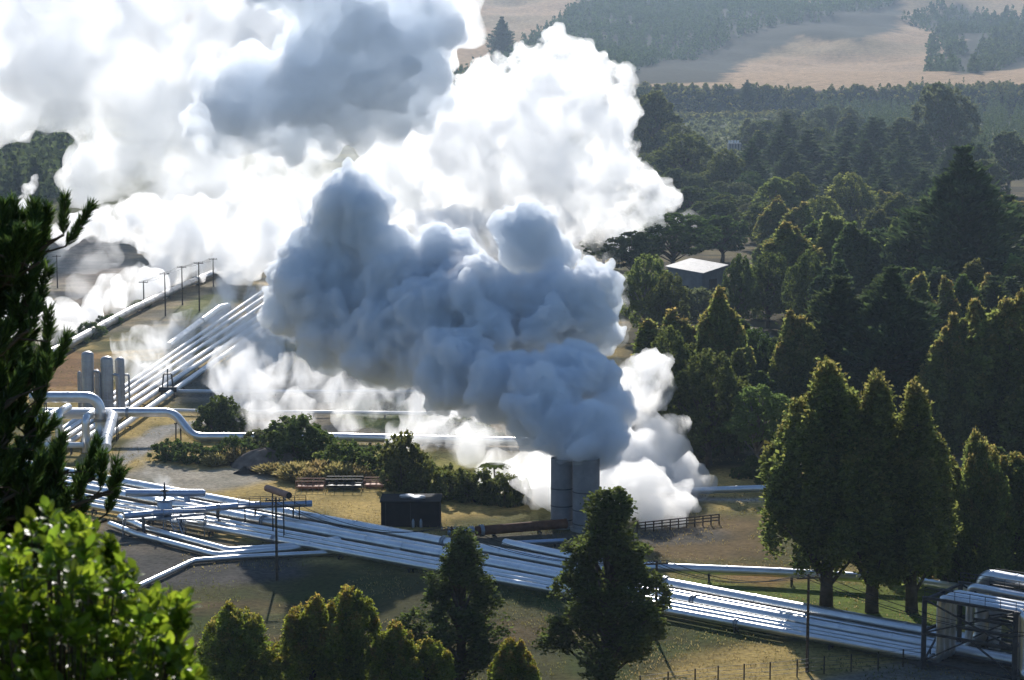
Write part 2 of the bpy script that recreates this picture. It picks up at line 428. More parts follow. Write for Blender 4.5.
def lobe_points(rg, lobes, n, flame=.5, inner=.72, up=.0):
    """points near the surface of a union of ellipsoids (c, radii); returns P, outward dir, lobe height share"""
    vol = np.array([l[1][0] * l[1][2] for l in lobes]); w = vol / vol.sum()
    Ps, Ns, Ts = [], [], []
    C = np.array([l[0] for l in lobes]); Rr = np.array([l[1] for l in lobes])
    for i, (c, r) in enumerate(lobes):
        k = int(n * w[i] * 1.25) + 4
        nc = max(7, k // 34); cd = rand_dirs(rg, nc); cr = .78 + .38 * rg.random(nc); pick = rg.integers(0, nc, k)
        d = norm(cd[pick] + rg.normal(size=(k, 3)) * .20)
        rad = cr[pick] * (1.06 - .34 * rg.random(k) ** 1.6)
        t = np.clip((d[:, 2] * rad + 1) / 2, 0, 1)
        tap = 1 - flame * t ** 1.3
        p = d * rad[:, None] * np.array(r); p[:, :2] *= tap[:, None]
        Ps.append(p + np.array(c)); Ns.append(d); Ts.append(t)
    P = np.concatenate(Ps); N = np.concatenate(Ns); T = np.concatenate(Ts)
    keep = np.ones(len(P), bool)
    src = np.concatenate([np.full(len(p), i) for i, p in enumerate(Ps)])
    for i in range(len(lobes)):
        q = (P - C[i]) / Rr[i]; tt = np.clip((q[:, 2] + 1) / 2, 0, 1)
        q[:, :2] /= (1 - flame * tt ** 1.3)[:, None] + 1e-6
        keep &= ~((src != i) & ((q ** 2).sum(1) < inner ** 2))
    return P[keep], N[keep], T[keep]

def trunk_mesh(name, pts, radii, branches=(), seg=7):
    mb = MB(); mb.tube(pts, radii, seg)
    for bp, br in branches: mb.tube(bp, br, 5)
    me = bpy.data.meshes.new(name); me.from_pydata(mb.v, [], mb.f)
    me.polygons.foreach_set('use_smooth', [True] * len(me.polygons)); me.update(); return me

# every prototype is 10 m tall and as wide as stated, its base at the origin
def proto_flame(seed, w=5.0, n=9000, leaf=.24, nl=16, low=.06, red=.55, prof='dome', lr=.15, lh=1.5, gaps=.25):
    """crown of upright plumes on a profile: dome, cone or peaks"""
    rg = np.random.default_rng(seed); lobes = []; br = []
    peaks = [(0.0, 0.0, 1.0)] + [(w * .20 * math.cos(t), w * .20 * math.sin(t), .80 + .16 * rg.random()) for t in (rg.random() * 6 + np.array([0, 2.2, 4.1]))]
    z0 = 10 * low + .6
    lobes.append(((0, 0, z0 + (9.0 - z0) * .5), (w * .20, w * .20, (9.0 - z0) * .55)))
    for i in range(nl):
        f = ((i + .5) / nl) ** .9; th = i * 2.4 + rg.random() * .9
        pr = {'dome': max(.05, 1 - f ** 2.6) ** .6, 'cone': 1.02 - f, 'peaks': max(.05, 1 - f ** 2.0) ** .8, 'pear': (1 - f) ** .55 * (.75 + .5 * math.sin(min(1, f * 2.2) * math.pi) * .6) if f < .97 else .1}[prof]
        rad = w * .40 * pr * (.5 + .65 * rg.random()) * (.8 if f < .12 else 1)
        h = lh * (.65 + .7 * rg.random()); r = w * lr * (.55 + .6 * rg.random()) * (.75 + .25 * pr)
        x, y = rad * math.cos(th), rad * math.sin(th)
        z = z0 + .5 + (9.3 - z0) * f * (.93 + .1 * rg.random())
        lobes.append(((x, y, z), (r, r, h)))
        br.append(([(0, 0, max(z - 2.4, .7)), (x * .5, y * .5, z - 1.1), (x, y, z)], [.08, .05, .02]))
    if prof in ('peaks', 'dome'):
        for px_, py_, ph in peaks: lobes.append(((px_, py_, 10 * ph - 1.25), (w * .085, w * .085, 1.3)))
    else: lobes.append(((.05, .05, 8.7), (w * .08, w * .08, 1.3)))
    P, N, T = lobe_points(rg, lobes, n, .5, .62)
    k = rg.random(len(P)) > gaps * (np.sin(P[:, 0] * 2.1 + seed) * np.sin(P[:, 1] * 2.3) * np.sin(P[:, 2] * 1.7) > .12)
    P, N, T = P[k], N[k], T[k]
    P = P + rg.normal(size=P.shape) * .09
    hgt = P[:, 2] / 10
    tip = np.clip((T - .5) * 2.2, 0, 1) * np.clip(hgt * 1.6 - .25, 0, 1) * (rg.random(len(P)) ** .7)
    patch = (np.sin(P[:, 0] * 1.7 + seed) * np.sin(P[:, 1] * 1.9) * np.sin(P[:, 2] * 1.1 + 1) > -.1)
    tint = np.clip(tip * red * 1.15, 0, 1) * (.3 + .7 * patch)
    crown = leaf_mesh('crown', P, N * .6 + np.array([0, 0, .6]), leaf, tint, rg, 1.7, .8)
    tr = trunk_mesh('trunk', [(0, 0, -.4), (.05, .02, 1.5), (-.05, .05, 4.5), (0, 0, 8.2)], [.24, .18, .12, .04], br)
    return crown, tr, w

def proto_round(seed, w=8.0, n=9000, leaf=.26, nl=22, base=2.2, red=.2, open_=.0, flat=.75):
    """spreading crown carried on limbs"""
    rg = np.random.default_rng(seed); lobes = []; br = []
    for i in range(nl):
        th = i * 2.4 + rg.random(); f = (i + .5) / nl
        z = base + 1.2 + (8.8 - base - 1.2) * f
        prof = math.sin(math.pi * min(1, .25 + .72 * f)) ** .8
        rad = w * .36 * prof * (.55 + .55 * rg.random())
        r = w * (.12 + .07 * rg.random())
        c = (rad * math.cos(th), rad * math.sin(th), z)
        lobes.append((c, (r, r, r * flat * 1.05)))
        br.append(([(0, 0, max(base * .7, z * .45)), (c[0] * .55, c[1] * .55, z * .78), (c[0], c[1], z)], [.11, .07, .025]))
    P, N, T = lobe_points(rg, lobes, n, .15)
    if open_: 
        k = rg.random(len(P)) > open_ * (np.sin(P[:, 0] * 2.3) * np.sin(P[:, 1] * 2.1) * np.sin(P[:, 2] * 2.5) > 0)
        P, N, T = P[k], N[k], T[k]
    tint = np.clip((T - .5) * 2, 0, 1) * rg.random(len(P)) * red
    crown = leaf_mesh('crown', P, N * .7 + np.array([0, 0, -.1]), leaf, tint, rg, 1.5, .9)
    tr = trunk_mesh('trunk', [(0, 0, -.4), (.1, .05, 1.2), (-.1, .1, 3.2), (0, 0, 6.5)], [.30, .23, .17, .05], br)
    return crown, tr, w

def proto_pine(seed, w=5.5, n=9000, leaf=.26, whorls=15, start=.08, top=.75, ragged=.35):
    rg = np.random.default_rng(seed); Ps, Ds, Ts = [], [], []; br = []
    for k in range(whorls):
        f = k / (whorls - 1); z = 10 * (start + (.97 - start) * f)
        L0 = w * .5 * max(.06, (1 - f ** 1.35)) * (1 if f > .12 else .75)
        m = 6 if f < .8 else 4
        for j in range(m):
            th = j * 2 * math.pi / m + k * 1.1 + rg.random() * .5
            L = L0 * (1 - ragged * rg.random()); rise = .12 + .5 * f + .15 * rg.random()
            d = np.array([math.cos(th), math.sin(th), rise])
            br.append(([(0, 0, z - .3), tuple(np.array([0, 0, z - .3]) + d * L * .9)], [.045, .012]))
            c = max(6, int(n / (whorls * 5.4) * (.35 + L / (w * .5))))
            t = rg.random(c) ** .65
            p = np.array([0, 0, z - .3]) + d * (t * L)[:, None]
            p[:, 2] += .25 * t ** 2 * L
            sp = .10 + .34 * L * (1 - .55 * t)
            off = rg.normal(size=(c, 3)) * np.array([.5, .5, .28]) * sp[:, None]
            Ps.append(p + off); Ds.append(d * .8 + np.array([0, 0, .55]) + off * .6); Ts.append(t)
    P = np.concatenate(Ps); D = np.concatenate(Ds); T = np.concatenate(Ts)
    tint = np.clip(T * 1.2 - .4, 0, 1) * rg.random(len(P)) * .8
    crown = leaf_mesh('crown', P, D, leaf * .62, tint, rg, 2.8, .45)
    tr = trunk_mesh('trunk', [(0, 0, -.4), (.03, 0, 3), (0, .03, 6.5), (0, 0, 9.7)], [.20, .15, .09, .02], br)
    return crown, tr, w

def proto_shrub(seed, w=14.0, n=5000, leaf=.5, nl=14, tint_k=.5):
    rg = np.random.default_rng(seed); lobes = []; br = []
    for i in range(nl):
        th = i * 2.4 + rg.random(); rad = w * .36 * math.sqrt((i + .3) / nl)
        top = 9.2 * (1 - .55 * (rad / (w * .42)) ** 2) * (.7 + .3 * rg.random())
        r = w * (.12 + .07 * rg.random()); rz = top * .48
        c = (rad * math.cos(th), rad * math.sin(th), top - rz)
        lobes.append((c, (r, r, rz)))
        br.append(([(c[0] * .2, c[1] * .2, -.3), (c[0] * .7, c[1] * .7, c[2] * .6), (c[0], c[1], c[2])], [.22, .14, .05]))
    P, N, T = lobe_points(rg, lobes, n, .2)
    P[:, 2] = np.maximum(P[:, 2], .05)
    tint = np.clip((T - .5) * 2, 0, 1) * rg.random(len(P)) * tint_k
    crown = leaf_mesh('foliage', P, N * .8, leaf, tint, rg, 1.5, .8)
    mb = br[0]; tr = trunk_mesh('stem', mb[0], mb[1], br[1:])
    return crown, tr, w

def proto_tussock(seed, w=14.0, n=2600):
    rg = np.random.default_rng(seed)
    th = rg.random(n) * 6.283; e = rg.random(n) ** .6 * 1.25
    D = np.stack([np.sin(e) * np.cos(th), np.sin(e) * np.sin(th), np.cos(e)], 1)
    P = D * np.array([w * .34, w * .34, 4.6]) * (.5 + .7 * rg.random(n))[:, None] + rg.normal(size=(n, 3)) * np.array([.8, .8, 0])
    P[:, 2] = np.maximum(P[:, 2], .1)
    return leaf_mesh('blades', P, D, .55, rg.random(n), rg, 4.5, .25), None, w

PROTO = {}
def fit(crown, trunk, w):
    """bring a prototype to 10 m height and report its real width"""
    n = len(crown.vertices); co = np.empty(n * 3, np.float32); crown.vertices.foreach_get('co', co); co = co.reshape(-1, 3)
    k = 10.0 / np.percentile(co[:, 2], 99.7); m = Matrix.Diagonal((1, 1, k, 1)); crown.transform(m)
    if trunk: trunk.transform(m)
    return crown, trunk, 2 * np.percentile(np.abs(co[:, 0]), 98.5)
def proto(kind):
    if kind in PROTO: return PROTO[kind]
    f = {
        'flame_a': lambda: proto_flame(1, 5.0, 22000, .19, 20), 'flame_b': lambda: proto_flame(2, 4.4, 19000, .19, 16, prof='cone'), 'flame_c': lambda: proto_flame(3, 6.2, 28000, .19, 26, prof='peaks'),
        'flame_near': lambda: proto_flame(4, 7.6, 40000, .145, 34, .0, .6, 'dome', .12, 1.2, .5), 'flame_near_b': lambda: proto_flame(5, 6.0, 34000, .145, 26, .0, .7, 'peaks', .125, 1.2, .5),
        'flame_big': lambda: proto_flame(6, 5.0, 64000, .105, 44, .15, .4, 'peaks', .115, 1.15, .55), 'flame_big_b': lambda: proto_flame(8, 4.4, 52000, .105, 36, .16, .35, 'cone', .13, 1.15, .55),
        'dark_big': lambda: proto_flame(9, 5.6, 42000, .105, 46, .10, .12, 'pear', .11, .75, 1.0), 'dark_slim': lambda: proto_flame(10, 5.2, 28000, .105, 34, .06, .15, 'pear', .115, .75, 1.0),
        'round_a': lambda: proto_round(11), 'round_b': lambda: proto_round(12, 9.5, 10000, nl=26), 'round_c': lambda: proto_round(13, 6.5, 9000, nl=18, base=1.4),
        'tall_round': lambda: proto_round(14, 7.0, 14000, .2, nl=30, base=1.0, flat=1.0),
        'wattle': lambda: proto_round(15, 6.4, 15000, .17, nl=22, base=2.6, open_=.35, flat=.8),
        'open_dark': lambda: proto_round(16, 5.2, 26000, .16, nl=34, base=.6, open_=.45, flat=.9),
        'pine_a': lambda: proto_pine(21), 'pine_b': lambda: proto_pine(22, 6.8, 11000, ragged=.45), 'pine_c': lambda: proto_pine(23, 4.2, 7000),
        'pine_big': lambda: proto_pine(24, 6.5, 22000, .2, 22, ragged=.4),
        'shrub_a': lambda: proto_shrub(31), 'shrub_b': lambda: proto_shrub(32, 18), 'shrub_c': lambda: proto_shrub(33, 11, 7000, .4),
        'tussock': lambda: proto_tussock(41),
    }[kind]
    PROTO[kind] = fit(*f()); return PROTO[kind]

_mesh_mat = {}
def with_mat(me, mat):
    """the same mesh data, carrying another material, made once per pair"""
    k = (me.name, mat.name)
    if k not in _mesh_mat:
        c = me.copy(); c.materials.clear(); c.materials.append(mat); _mesh_mat[k] = c
    return _mesh_mat[k]

trng = random.Random(77)
NTREE = 0
def plant(kind, mat, loc, height, width, label, cat='tree', group=None, name='tree', bark='bark', rz=None, lean=0):
    crown, trunk, w = proto(kind)
    t = empty(name, loc, label, cat, group, trng.uniform(0, 6.283) if rz is None else rz)
    if lean: t.rotation_euler[0] = trng.uniform(-lean, lean); t.rotation_euler[1] = trng.uniform(-lean, lean)
    s = height / 10; sw = width / w
    t.scale = (sw, sw, s)
    names = ('foliage', 'stem') if name in ('shrub', 'hedge_shrub') else ('blades', 'stem') if name == 'tussock_clump' else ('crown', 'trunk')
    o = bpy.data.objects.new(names[0], with_mat(crown, M[mat])); COL.objects.link(o); o.parent = t
    if trunk:
        o = bpy.data.objects.new(names[1], with_mat(trunk, M[bark])); COL.objects.link(o); o.parent = t
    return t

def tree_px(kind, mat, px, ytop, ybase, wpx, label, group=None, name='eucalypt_tree', cat='tree', bark='bark'):
    b = at(px, ybase); d = b.y
    top = at_d(px, ytop, d)
    h = max(top.z - b.z, 1.0); w = wpx * d / FPX
    return plant(kind, mat, b, h, w, label, cat, group, name, bark)

# --- trees one can tell apart, each with its own label: kind, leaves, px, top, base, width, name, label
T = [
 # front row below the pipes
 ('flame_near','young',237,606,712,88,'eucalypt_tree','rounded young eucalypt with green body and orange tips, beside the glossy foreground shrub'),
 ('flame_near','young',312,600,716,88,'eucalypt_tree','broad green eucalypt with orange tips, joined to the pointed tallest one of the front row'),
 ('flame_near_b','young',352,590,718,70,'eucalypt_tree','pointed green and orange eucalypt, tallest of the front row below the pipes'),
 ('flame_near_b','young',395,626,722,62,'eucalypt_tree','narrow small eucalypt with russet top, between the pointed tall one and the reddish low one'),
 ('flame_near','young',426,640,722,72,'eucalypt_tree','low reddish-topped eucalypt touching the foot of the dark ragged tree'),
 ('flame_near_b','young',511,640,728,58,'eucalypt_tree','small lone green eucalypt between the two dark trees in front of the pipes'),
 ('dark_slim','eucdark',461,532,688,108,'dark_tree','dark ragged narrow-topped tree in front of the pipes beside a power pole'),
 ('dark_big','eucdark',608,492,690,112,'dark_tree','tall dark tree with short forked trunk hiding the foot of the twin stacks'),
 # right hand group by the pipes
 ('flame_big','eucalypt',826,368,606,112,'eucalypt_tree','tallest dark eucalypt with sunlit crown of the group behind the shining pipes'),
 ('flame_big_b','eucalypt',872,382,612,84,'eucalypt_tree','middle dark eucalypt of the tall group behind the shining pipes'),
 ('flame_big_b','eucalypt',912,390,612,78,'eucalypt_tree','right-hand slimmer eucalypt of the tall group behind the shining pipes'),
 ('flame_near','eucalypt',975,436,596,80,'eucalypt_tree','russet-topped eucalypt standing just behind the steel pipe frame'),
 ('flame_near_b','eucalypt',1014,458,590,76,'eucalypt_tree','green eucalypt at the picture edge behind the steel pipe frame'),
 ('flame_b','eucalypt',938,458,560,34,'sapling','thin green sapling in front of the clearing between the tall eucalypts and the russet one'),
 ('flame_a','eucdark',948,505,585,56,'eucalypt_tree','low dark eucalypt under the russet-topped one by the pipe frame'),
 # middle
 ('wattle','pale',756,386,474,58,'wattle_tree','airy grey-green wattle with visible bare stems at the edge of the dry grass'),
 ('tall_round','eucdark',668,330,455,66,'eucalypt_tree','dark tree partly behind the white steam puff, left end of the dark stand'),
 ('flame_c','eucalypt',718,294,432,64,'eucalypt_tree','big flame-shaped tree with russet top below the pale-roofed shed'),
 ('flame_a','eucalypt',676,312,420,58,'eucalypt_tree','russet and green tree left below the pale-roofed shed'),
 ('flame_b','eucalypt',648,322,425,56,'eucalypt_tree','low green tree touching the right edge of the blue-grey plume'),
 ('tall_round','eucdark',708,352,466,78,'eucalypt_tree','dark round tree at the edge of the sunlit dry clearing'),
 ('flame_b','eucdark',737,352,455,40,'eucalypt_tree','slim dark pointed tree between the russet flame tree and the wattle'),
 ('flame_c','eucalypt',797,317,432,62,'eucalypt_tree','bright green flame-shaped tree standing right of the small pale road'),
 ('tall_round','pale',646,256,338,50,'eucalypt_tree','light green round-topped tree left of the shed wall'),
 ('tall_round','eucdark',668,274,345,40,'eucalypt_tree','dark dense tree overlapping the left wall of the shed'),
 ('tall_round','shrub',739,256,332,34,'eucalypt_tree','dark rounded tree hiding the right corner of the shed'),
 ('tall_round','eucdark',768,254,328,50,'eucalypt_tree','dark tall tree right of the shed, above the small pale road'),
 ('round_b','shrub',673,214,272,92,'broad_tree','wide dark spreading tree right behind the shed roof'),
 ('round_a','shrub',604,222,268,46,'broad_tree','dark round tree beside the pale cylindrical tank'),
 ('round_c','wattle',628,204,250,36,'broad_tree','grey-green tree half veiled by white steam above the tank'),
 ('round_a','wattle',632,232,280,60,'broad_tree','hazy round grey-green tree in thin steam left of the shed'),
 ('round_a','shrub',722,216,262,56,'broad_tree','dark tree above the right end of the shed roof'),
 ('pine_big','pine',838,278,425,120,'pine_tree','massive dark pine in the middle of the wood, left of a twin'),
 ('pine_big','pine',888,268,430,128,'pine_tree','massive dark pine in the middle of the wood, right of its twin'),
 ('flame_a','eucalypt',947,318,455,54,'eucalypt_tree','slender green-edged eucalypt, first of the row of three on the right'),
 ('flame_a','eucalypt',972,304,458,60,'eucalypt_tree','green-edged eucalypt, second of the row of three on the right'),
 ('flame_c','eucalypt',1004,300,462,84,'eucalypt_tree','broadest green-edged eucalypt, last of the row of three on the right'),
 ('flame_b','eucalypt',918,276,370,42,'eucalypt_tree','small bright green pointed tree right above the massive pines'),
 ('flame_b','eucalypt',944,280,375,38,'eucalypt_tree','small russet-tipped tree above the row of three eucalypts'),
 ('flame_a','eucalypt',985,276,360,40,'eucalypt_tree','small olive-green pointed tree behind the second of the three eucalypts'),
 ('flame_c','pale',834,218,312,62,'eucalypt_tree','pale green loose-crowned tree above the left massive pine'),
 ('flame_b','pale',897,222,318,54,'eucalypt_tree','palest yellow-green tree lit against the great dark conifer'),
 ('flame_b','pale',922,221,300,34,'eucalypt_tree','small pale green tree touching the great dark conifer'),
 ('flame_c','eucalypt',788,226,318,72,'eucalypt_tree','brown-green broad eucalypt between the shed and the pale trees'),
 ('pine_big','pine',958,148,330,130,'pine_tree','great dark conifer with wide layered branches, largest of the wood'),
 ('pine_b','pine',1005,196,320,84,'pine_tree','dark conifer right of the great layered one'),
 ('flame_b','pale',1012,258,345,46,'eucalypt_tree','pale tree with whitish stems at the right edge above the row of three'),
 ('round_c','pale',776,178,240,46,'poplar_tree','bright lime-green tree with layered branches beside a wisp of steam'),
 ('round_b','wattle',940,84,170,74,'broad_tree','large spreading sunlit-edged tree rising out of the conifer plantation'),
 ('round_c','wattle',902,118,172,42,'broad_tree','smaller round sunlit-edged tree below left of the large spreading one'),
 ('round_a','wattle',1008,132,196,56,'broad_tree','round sunlit-edged tree at the right edge below the plantation'),
 ('round_c','wattle',985,160,215,46,'broad_tree','round olive tree below the plantation near the right edge'),
 ('round_c','eucdark',655,92,168,46,'eucalypt_tree','dark tall tree nearest the bright white steam under the far cliff'),
 ('tall_round','eucdark',684,135,198,60,'eucalypt_tree','dark domed tree beside the bright white cloud edge, below the far cliff'),
 ('tall_round','eucdark',724,150,206,44,'eucalypt_tree','dark tree in front of the distant pale cooling tower'),
 ('pine_b','pine',502,17,58,26,'far_pine','lone dark pine on the far dry hillside'),
 ('pine_b','pine',493,54,92,24,'far_pine','dark pine on the far hillside just above the white cloud gap'),
 ('pine_b','pine',747,80,104,16,'far_pine','lone small conifer standing on the rim of the far cliff'),
]
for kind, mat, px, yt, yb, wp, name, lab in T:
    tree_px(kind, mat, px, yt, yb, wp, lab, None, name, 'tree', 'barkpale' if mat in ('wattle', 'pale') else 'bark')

# --- groups of look-alike trees
def row(group, label, kinds, mats, spots, name, h=None):
    for i, (px, yt, yb, wp) in enumerate(spots):
        tree_px(kinds[i % len(kinds)], mats[i % len(mats)], px, yt, yb, wp, label, group, name)

def fill(n, poly, hpx, wpx, kinds, mats, label, group, name, seed, mind=6):
    rg = random.Random(seed); xs = [p[0] for p in poly]; ysp = [p[1] for p in poly]; done = []
    tries = 0
    while len(done) < n and tries < n * 60:
        tries += 1
        x, y = rg.uniform(min(xs), max(xs)), rg.uniform(min(ysp), max(ysp))
        if in_poly(np.array([x]), np.array([y]), poly)[0] < 0: continue
        if any(abs(x - a) < mind and abs(y - b) < mind * .35 for a, b in done): continue
        done.append((x, y)); h = rg.uniform(*hpx)
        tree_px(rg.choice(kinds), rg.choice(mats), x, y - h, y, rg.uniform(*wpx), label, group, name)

fill(40, [(745, 170), (880, 168), (1030, 215), (1030, 250), (900, 245), (820, 225), (750, 205)], (42, 62), (34, 52), ['pine_a', 'pine_c', 'pine_b'], ['pine'],
     'dark green conifer in the hazy stand above the pale green trees', 'conifers of the hazy middle stand', 'conifer_tree', 5, 12)
fill(26, [(745, 140), (850, 134), (850, 170), (790, 176), (752, 166)], (26, 38), (22, 30), ['flame_a', 'tall_round', 'round_c'], ['eucdark', 'wattle'],
     'hazy grey-green tree of the far row under the cliff', 'far row of hazy trees under the cliff', 'far_tree', 6, 10)
fill(26, [(640, 182), (690, 196), (775, 215), (780, 245), (700, 236), (640, 205)], (26, 40), (30, 46), ['round_a', 'tall_round', 'round_c'], ['eucdark', 'shrub', 'wattle'],
     'dark tree of the mixed wood between the shed and the far valley', 'mixed trees behind the shed', 'mixed_tree', 7, 13)
fill(9, [(620, 130), (690, 130), (690, 178), (640, 178)], (36, 60), (28, 42), ['pine_a', 'tall_round'], ['eucdark', 'pine'],
     'dark tree clustered at the right edge of the bright white cloud', 'dark cluster beside the white cloud', 'dark_tree', 8, 12)
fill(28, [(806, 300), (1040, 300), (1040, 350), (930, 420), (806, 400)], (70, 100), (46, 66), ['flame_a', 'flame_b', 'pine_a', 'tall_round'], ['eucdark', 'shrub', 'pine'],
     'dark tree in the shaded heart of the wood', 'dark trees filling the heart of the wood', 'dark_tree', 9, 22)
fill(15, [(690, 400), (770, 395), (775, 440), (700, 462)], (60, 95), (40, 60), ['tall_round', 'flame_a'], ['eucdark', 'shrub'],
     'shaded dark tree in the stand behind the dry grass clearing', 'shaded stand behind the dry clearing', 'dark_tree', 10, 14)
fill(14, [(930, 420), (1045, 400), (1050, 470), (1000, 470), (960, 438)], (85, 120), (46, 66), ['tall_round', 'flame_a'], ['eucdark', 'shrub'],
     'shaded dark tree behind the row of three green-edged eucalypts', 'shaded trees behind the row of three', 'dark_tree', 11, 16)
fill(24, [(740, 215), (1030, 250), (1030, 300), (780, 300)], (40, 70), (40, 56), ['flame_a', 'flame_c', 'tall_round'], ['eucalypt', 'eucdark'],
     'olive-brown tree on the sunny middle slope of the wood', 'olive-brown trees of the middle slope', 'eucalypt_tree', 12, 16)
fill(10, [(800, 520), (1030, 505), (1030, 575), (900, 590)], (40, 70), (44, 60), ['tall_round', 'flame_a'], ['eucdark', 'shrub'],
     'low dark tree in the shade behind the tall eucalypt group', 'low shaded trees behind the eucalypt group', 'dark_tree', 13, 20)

# --- woods that read as one mass
def wood(name, poly, n, h, w, mat, label, seed, leafk=.3, dens=26):
    rg = np.random.default_rng(seed); P, D, Tn, Sz = [], [], [], []
    wp = [tuple(at(*p))[:2] for p in poly]; wx = [p[0] for p in wp]; wy = [p[1] for p in wp]
    k = 0; mbt = MB()
    while k < n:
        m = n * 3
        x = rg.uniform(min(wx), max(wx), m); y = rg.uniform(min(wy), max(wy), m)
        ok = np.nonzero(in_poly(x, y, wp) > 0)[0]
        for i in ok[:n - k]:
            hh = rg.uniform(*h); ww = rg.uniform(*w); z = tz(x[i], y[i])
            c = dens
            t = rg.random(c) ** 1.2; r = ww * .5 * (1 - t) ** .8 * (.5 + .6 * rg.random(c)); th = rg.random(c) * 6.283
            p = np.stack([x[i] + r * np.cos(th), y[i] + r * np.sin(th), z + hh * (.08 + .9 * t)], 1)
            P.append(p); D.append(np.stack([np.cos(th), np.sin(th), np.full(c, .8)], 1)); Tn.append(t * rg.random(c)); Sz.append(np.full(c, ww * leafk))
        k += len(ok[:n - k])
    me = leaf_mesh(name, np.concatenate(P), np.concatenate(D), np.concatenate(Sz), np.concatenate(Tn), rg, 1.7, .5)
    tag(link_mesh(name, me, M[mat]), label, 'woodland', kind='stuff')

wood('plantation_forest', [(820, 108), (880, 98), (1060, 96), (1060, 175), (900, 165), (760, 178), (800, 140)], 900, (15, 21), (5, 8), 'pine', 'hazy dark conifer plantation below the tan hills', 1, .13, dens=110)
wood('hillside_plantation', [(440, 92), (500, 60), (575, 10), (600, -14), (905, -14), (890, 6), (760, 30), (660, 62), (640, 70), (610, 84)], 3200, (14, 20), (6, 9), 'pine', 'dark conifer plantation high on the far hillside', 2, .28, dens=30)
wood('gully_wood', [(968, 76), (980, 46), (1050, 16), (1050, 56), (1000, 70)], 280, (15, 22), (9, 14), 'pine', 'dark wood in the gully between tan paddocks at upper right', 3, .2, dens=60)
wood('gully_wood', [(926, 72), (930, 45), (945, 30), (962, 34), (966, 60), (955, 74)], 70, (16, 24), (10, 15), 'pine', 'dark clump of trees between the tan far paddocks', 9, .2, dens=70)
wood('gully_wood', [(900, 24), (930, 2), (1050, 14), (1050, 30), (990, 34), (940, 34)], 260, (12, 18), (9, 14), 'pine', 'thin dark wood along the top of the upper right hill', 4, .2, dens=60)
wood('left_hill_forest', [(-40, 150), (90, 150), (90, 205), (-40, 205)], 420, (16, 24), (7, 11), 'pine', 'dark forest showing under the white steam at the left edge', 5, dens=36)
wood('cliff_scrub', [(600, 88), (1060, 86), (1060, 112), (880, 120), (620, 122)], 1100, (3, 7), (6, 11), 'eucdark', 'grey-green scrub over the face and foot of the far cliff', 6, .2, dens=50)
wood('valley_scrub', [(690, 118), (840, 118), (840, 165), (700, 172)], 420, (2, 5), (5, 12), 'wattle', 'low grey-green scrub on the far valley floor', 7, .2, dens=40)
wood('valley_scrub', [(770, 165), (960, 160), (960, 200), (790, 190)], 260, (4, 8), (6, 10), 'shrub', 'low blue-green regrowth between the hazy stands', 8, dens=30)

# --- shrubs near the pipes
def shrub_px(kind, mat, px, yt, yb, wp, lab, group=None, name='shrub', cat='shrub'):
    return tree_px(kind, mat, px, yt, yb, wp, lab, group, name, cat)
shrub_px('shrub_c', 'shrub', 222, 396, 432, 56, 'dark round shrub in front of the S-bend pipe')
shrub_px('shrub_c', 'shrub', 298, 416, 462, 84, 'largest green bush, behind the gravel mound')
shrub_px('shrub_b', 'shrub', 352, 442, 476, 66, 'mid-green bush right of the largest bush')
shrub_px('shrub_a', 'pale', 335, 446, 474, 44, 'yellow-green bush right of the dry tussocks')
shrub_px('shrub_c', 'eucdark', 404, 433, 488, 58, 'tall dark pointed bush left of the long dark hedge')
for i, (px, yt, yb, wp) in enumerate([(168, 440, 460, 34), (192, 443, 462, 36), (214, 445, 463, 34), (236, 436, 460, 36)]):
    shrub_px(['shrub_a', 'shrub_b'][i % 2], 'shrub', px, yt, yb, wp, 'low dark bush of the row below the S-bend pipe', 'low bushes below the S-bend pipe', 'hedge_shrub')
for i, (px, yt, yb, wp) in enumerate([(432, 462, 494, 50), (455, 468, 499, 50), (480, 470, 502, 46), (502, 474, 504, 42), (516, 478, 504, 30)]):
    shrub_px(['shrub_b', 'shrub_a', 'shrub_c'][i % 3], 'eucdark', px, yt, yb, wp, 'dark bush of the long hedge leading to the twin stacks', 'dark hedge beside the stacks', 'hedge_shrub')
for i, (px, yt, yb, wp) in enumerate([(460, 418, 438, 46), (480, 424, 440, 40), (260, 430, 450, 40), (385, 400, 412, 24)]):
    shrub_px('shrub_b', 'wattle', px, yt, yb, wp, ['hazy green bush seen through steam above the hedge', 'small hazy bush right of another in the steam above the hedge', 'grey-green bush left of the largest bush', 'tiny bush between two white pipes in the steam'][i])
for i, (px, yt, yb, wp) in enumerate([(20, 338, 352, 30), (64, 330, 345, 40), (90, 322, 338, 30), (140, 300, 308, 24), (110, 314, 325, 24)]):
    shrub_px('shrub_b', 'shrub', px, yt, yb, wp, 'low green bush on the verge behind the long white pipe', 'bushes behind the long white pipe', 'hedge_shrub')
for i, (px, yt, yb, wp) in enumerate([(232, 446, 462, 40), (300, 462, 480, 44), (322, 460, 480, 36), (342, 462, 482, 40), (276, 462, 474, 36), (214, 452, 466, 24), (356, 466, 482, 30), (312, 468, 484, 30)]):
    shrub_px('tussock', 'tussock', px, yt, yb, wp, 'dry yellow-green tussock grass clump near the gravel mound', 'dry tussocks by the gravel mound', 'tussock_clump', 'grass clump')
for i, (px, yt, yb, wp) in enumerate([(757, 456, 478, 26), (740, 466, 478, 20), (768, 474, 486, 26)]):
    shrub_px('shrub_a', 'shrub', px, yt, yb, wp, 'small bush at the foot of the grey-green wattle', 'bushes at the foot of the wattle', 'hedge_shrub')
shrub_px('shrub_a', 'wattle', 712, 286, 318, 66, 'grey-green bush in front of the shed wall')

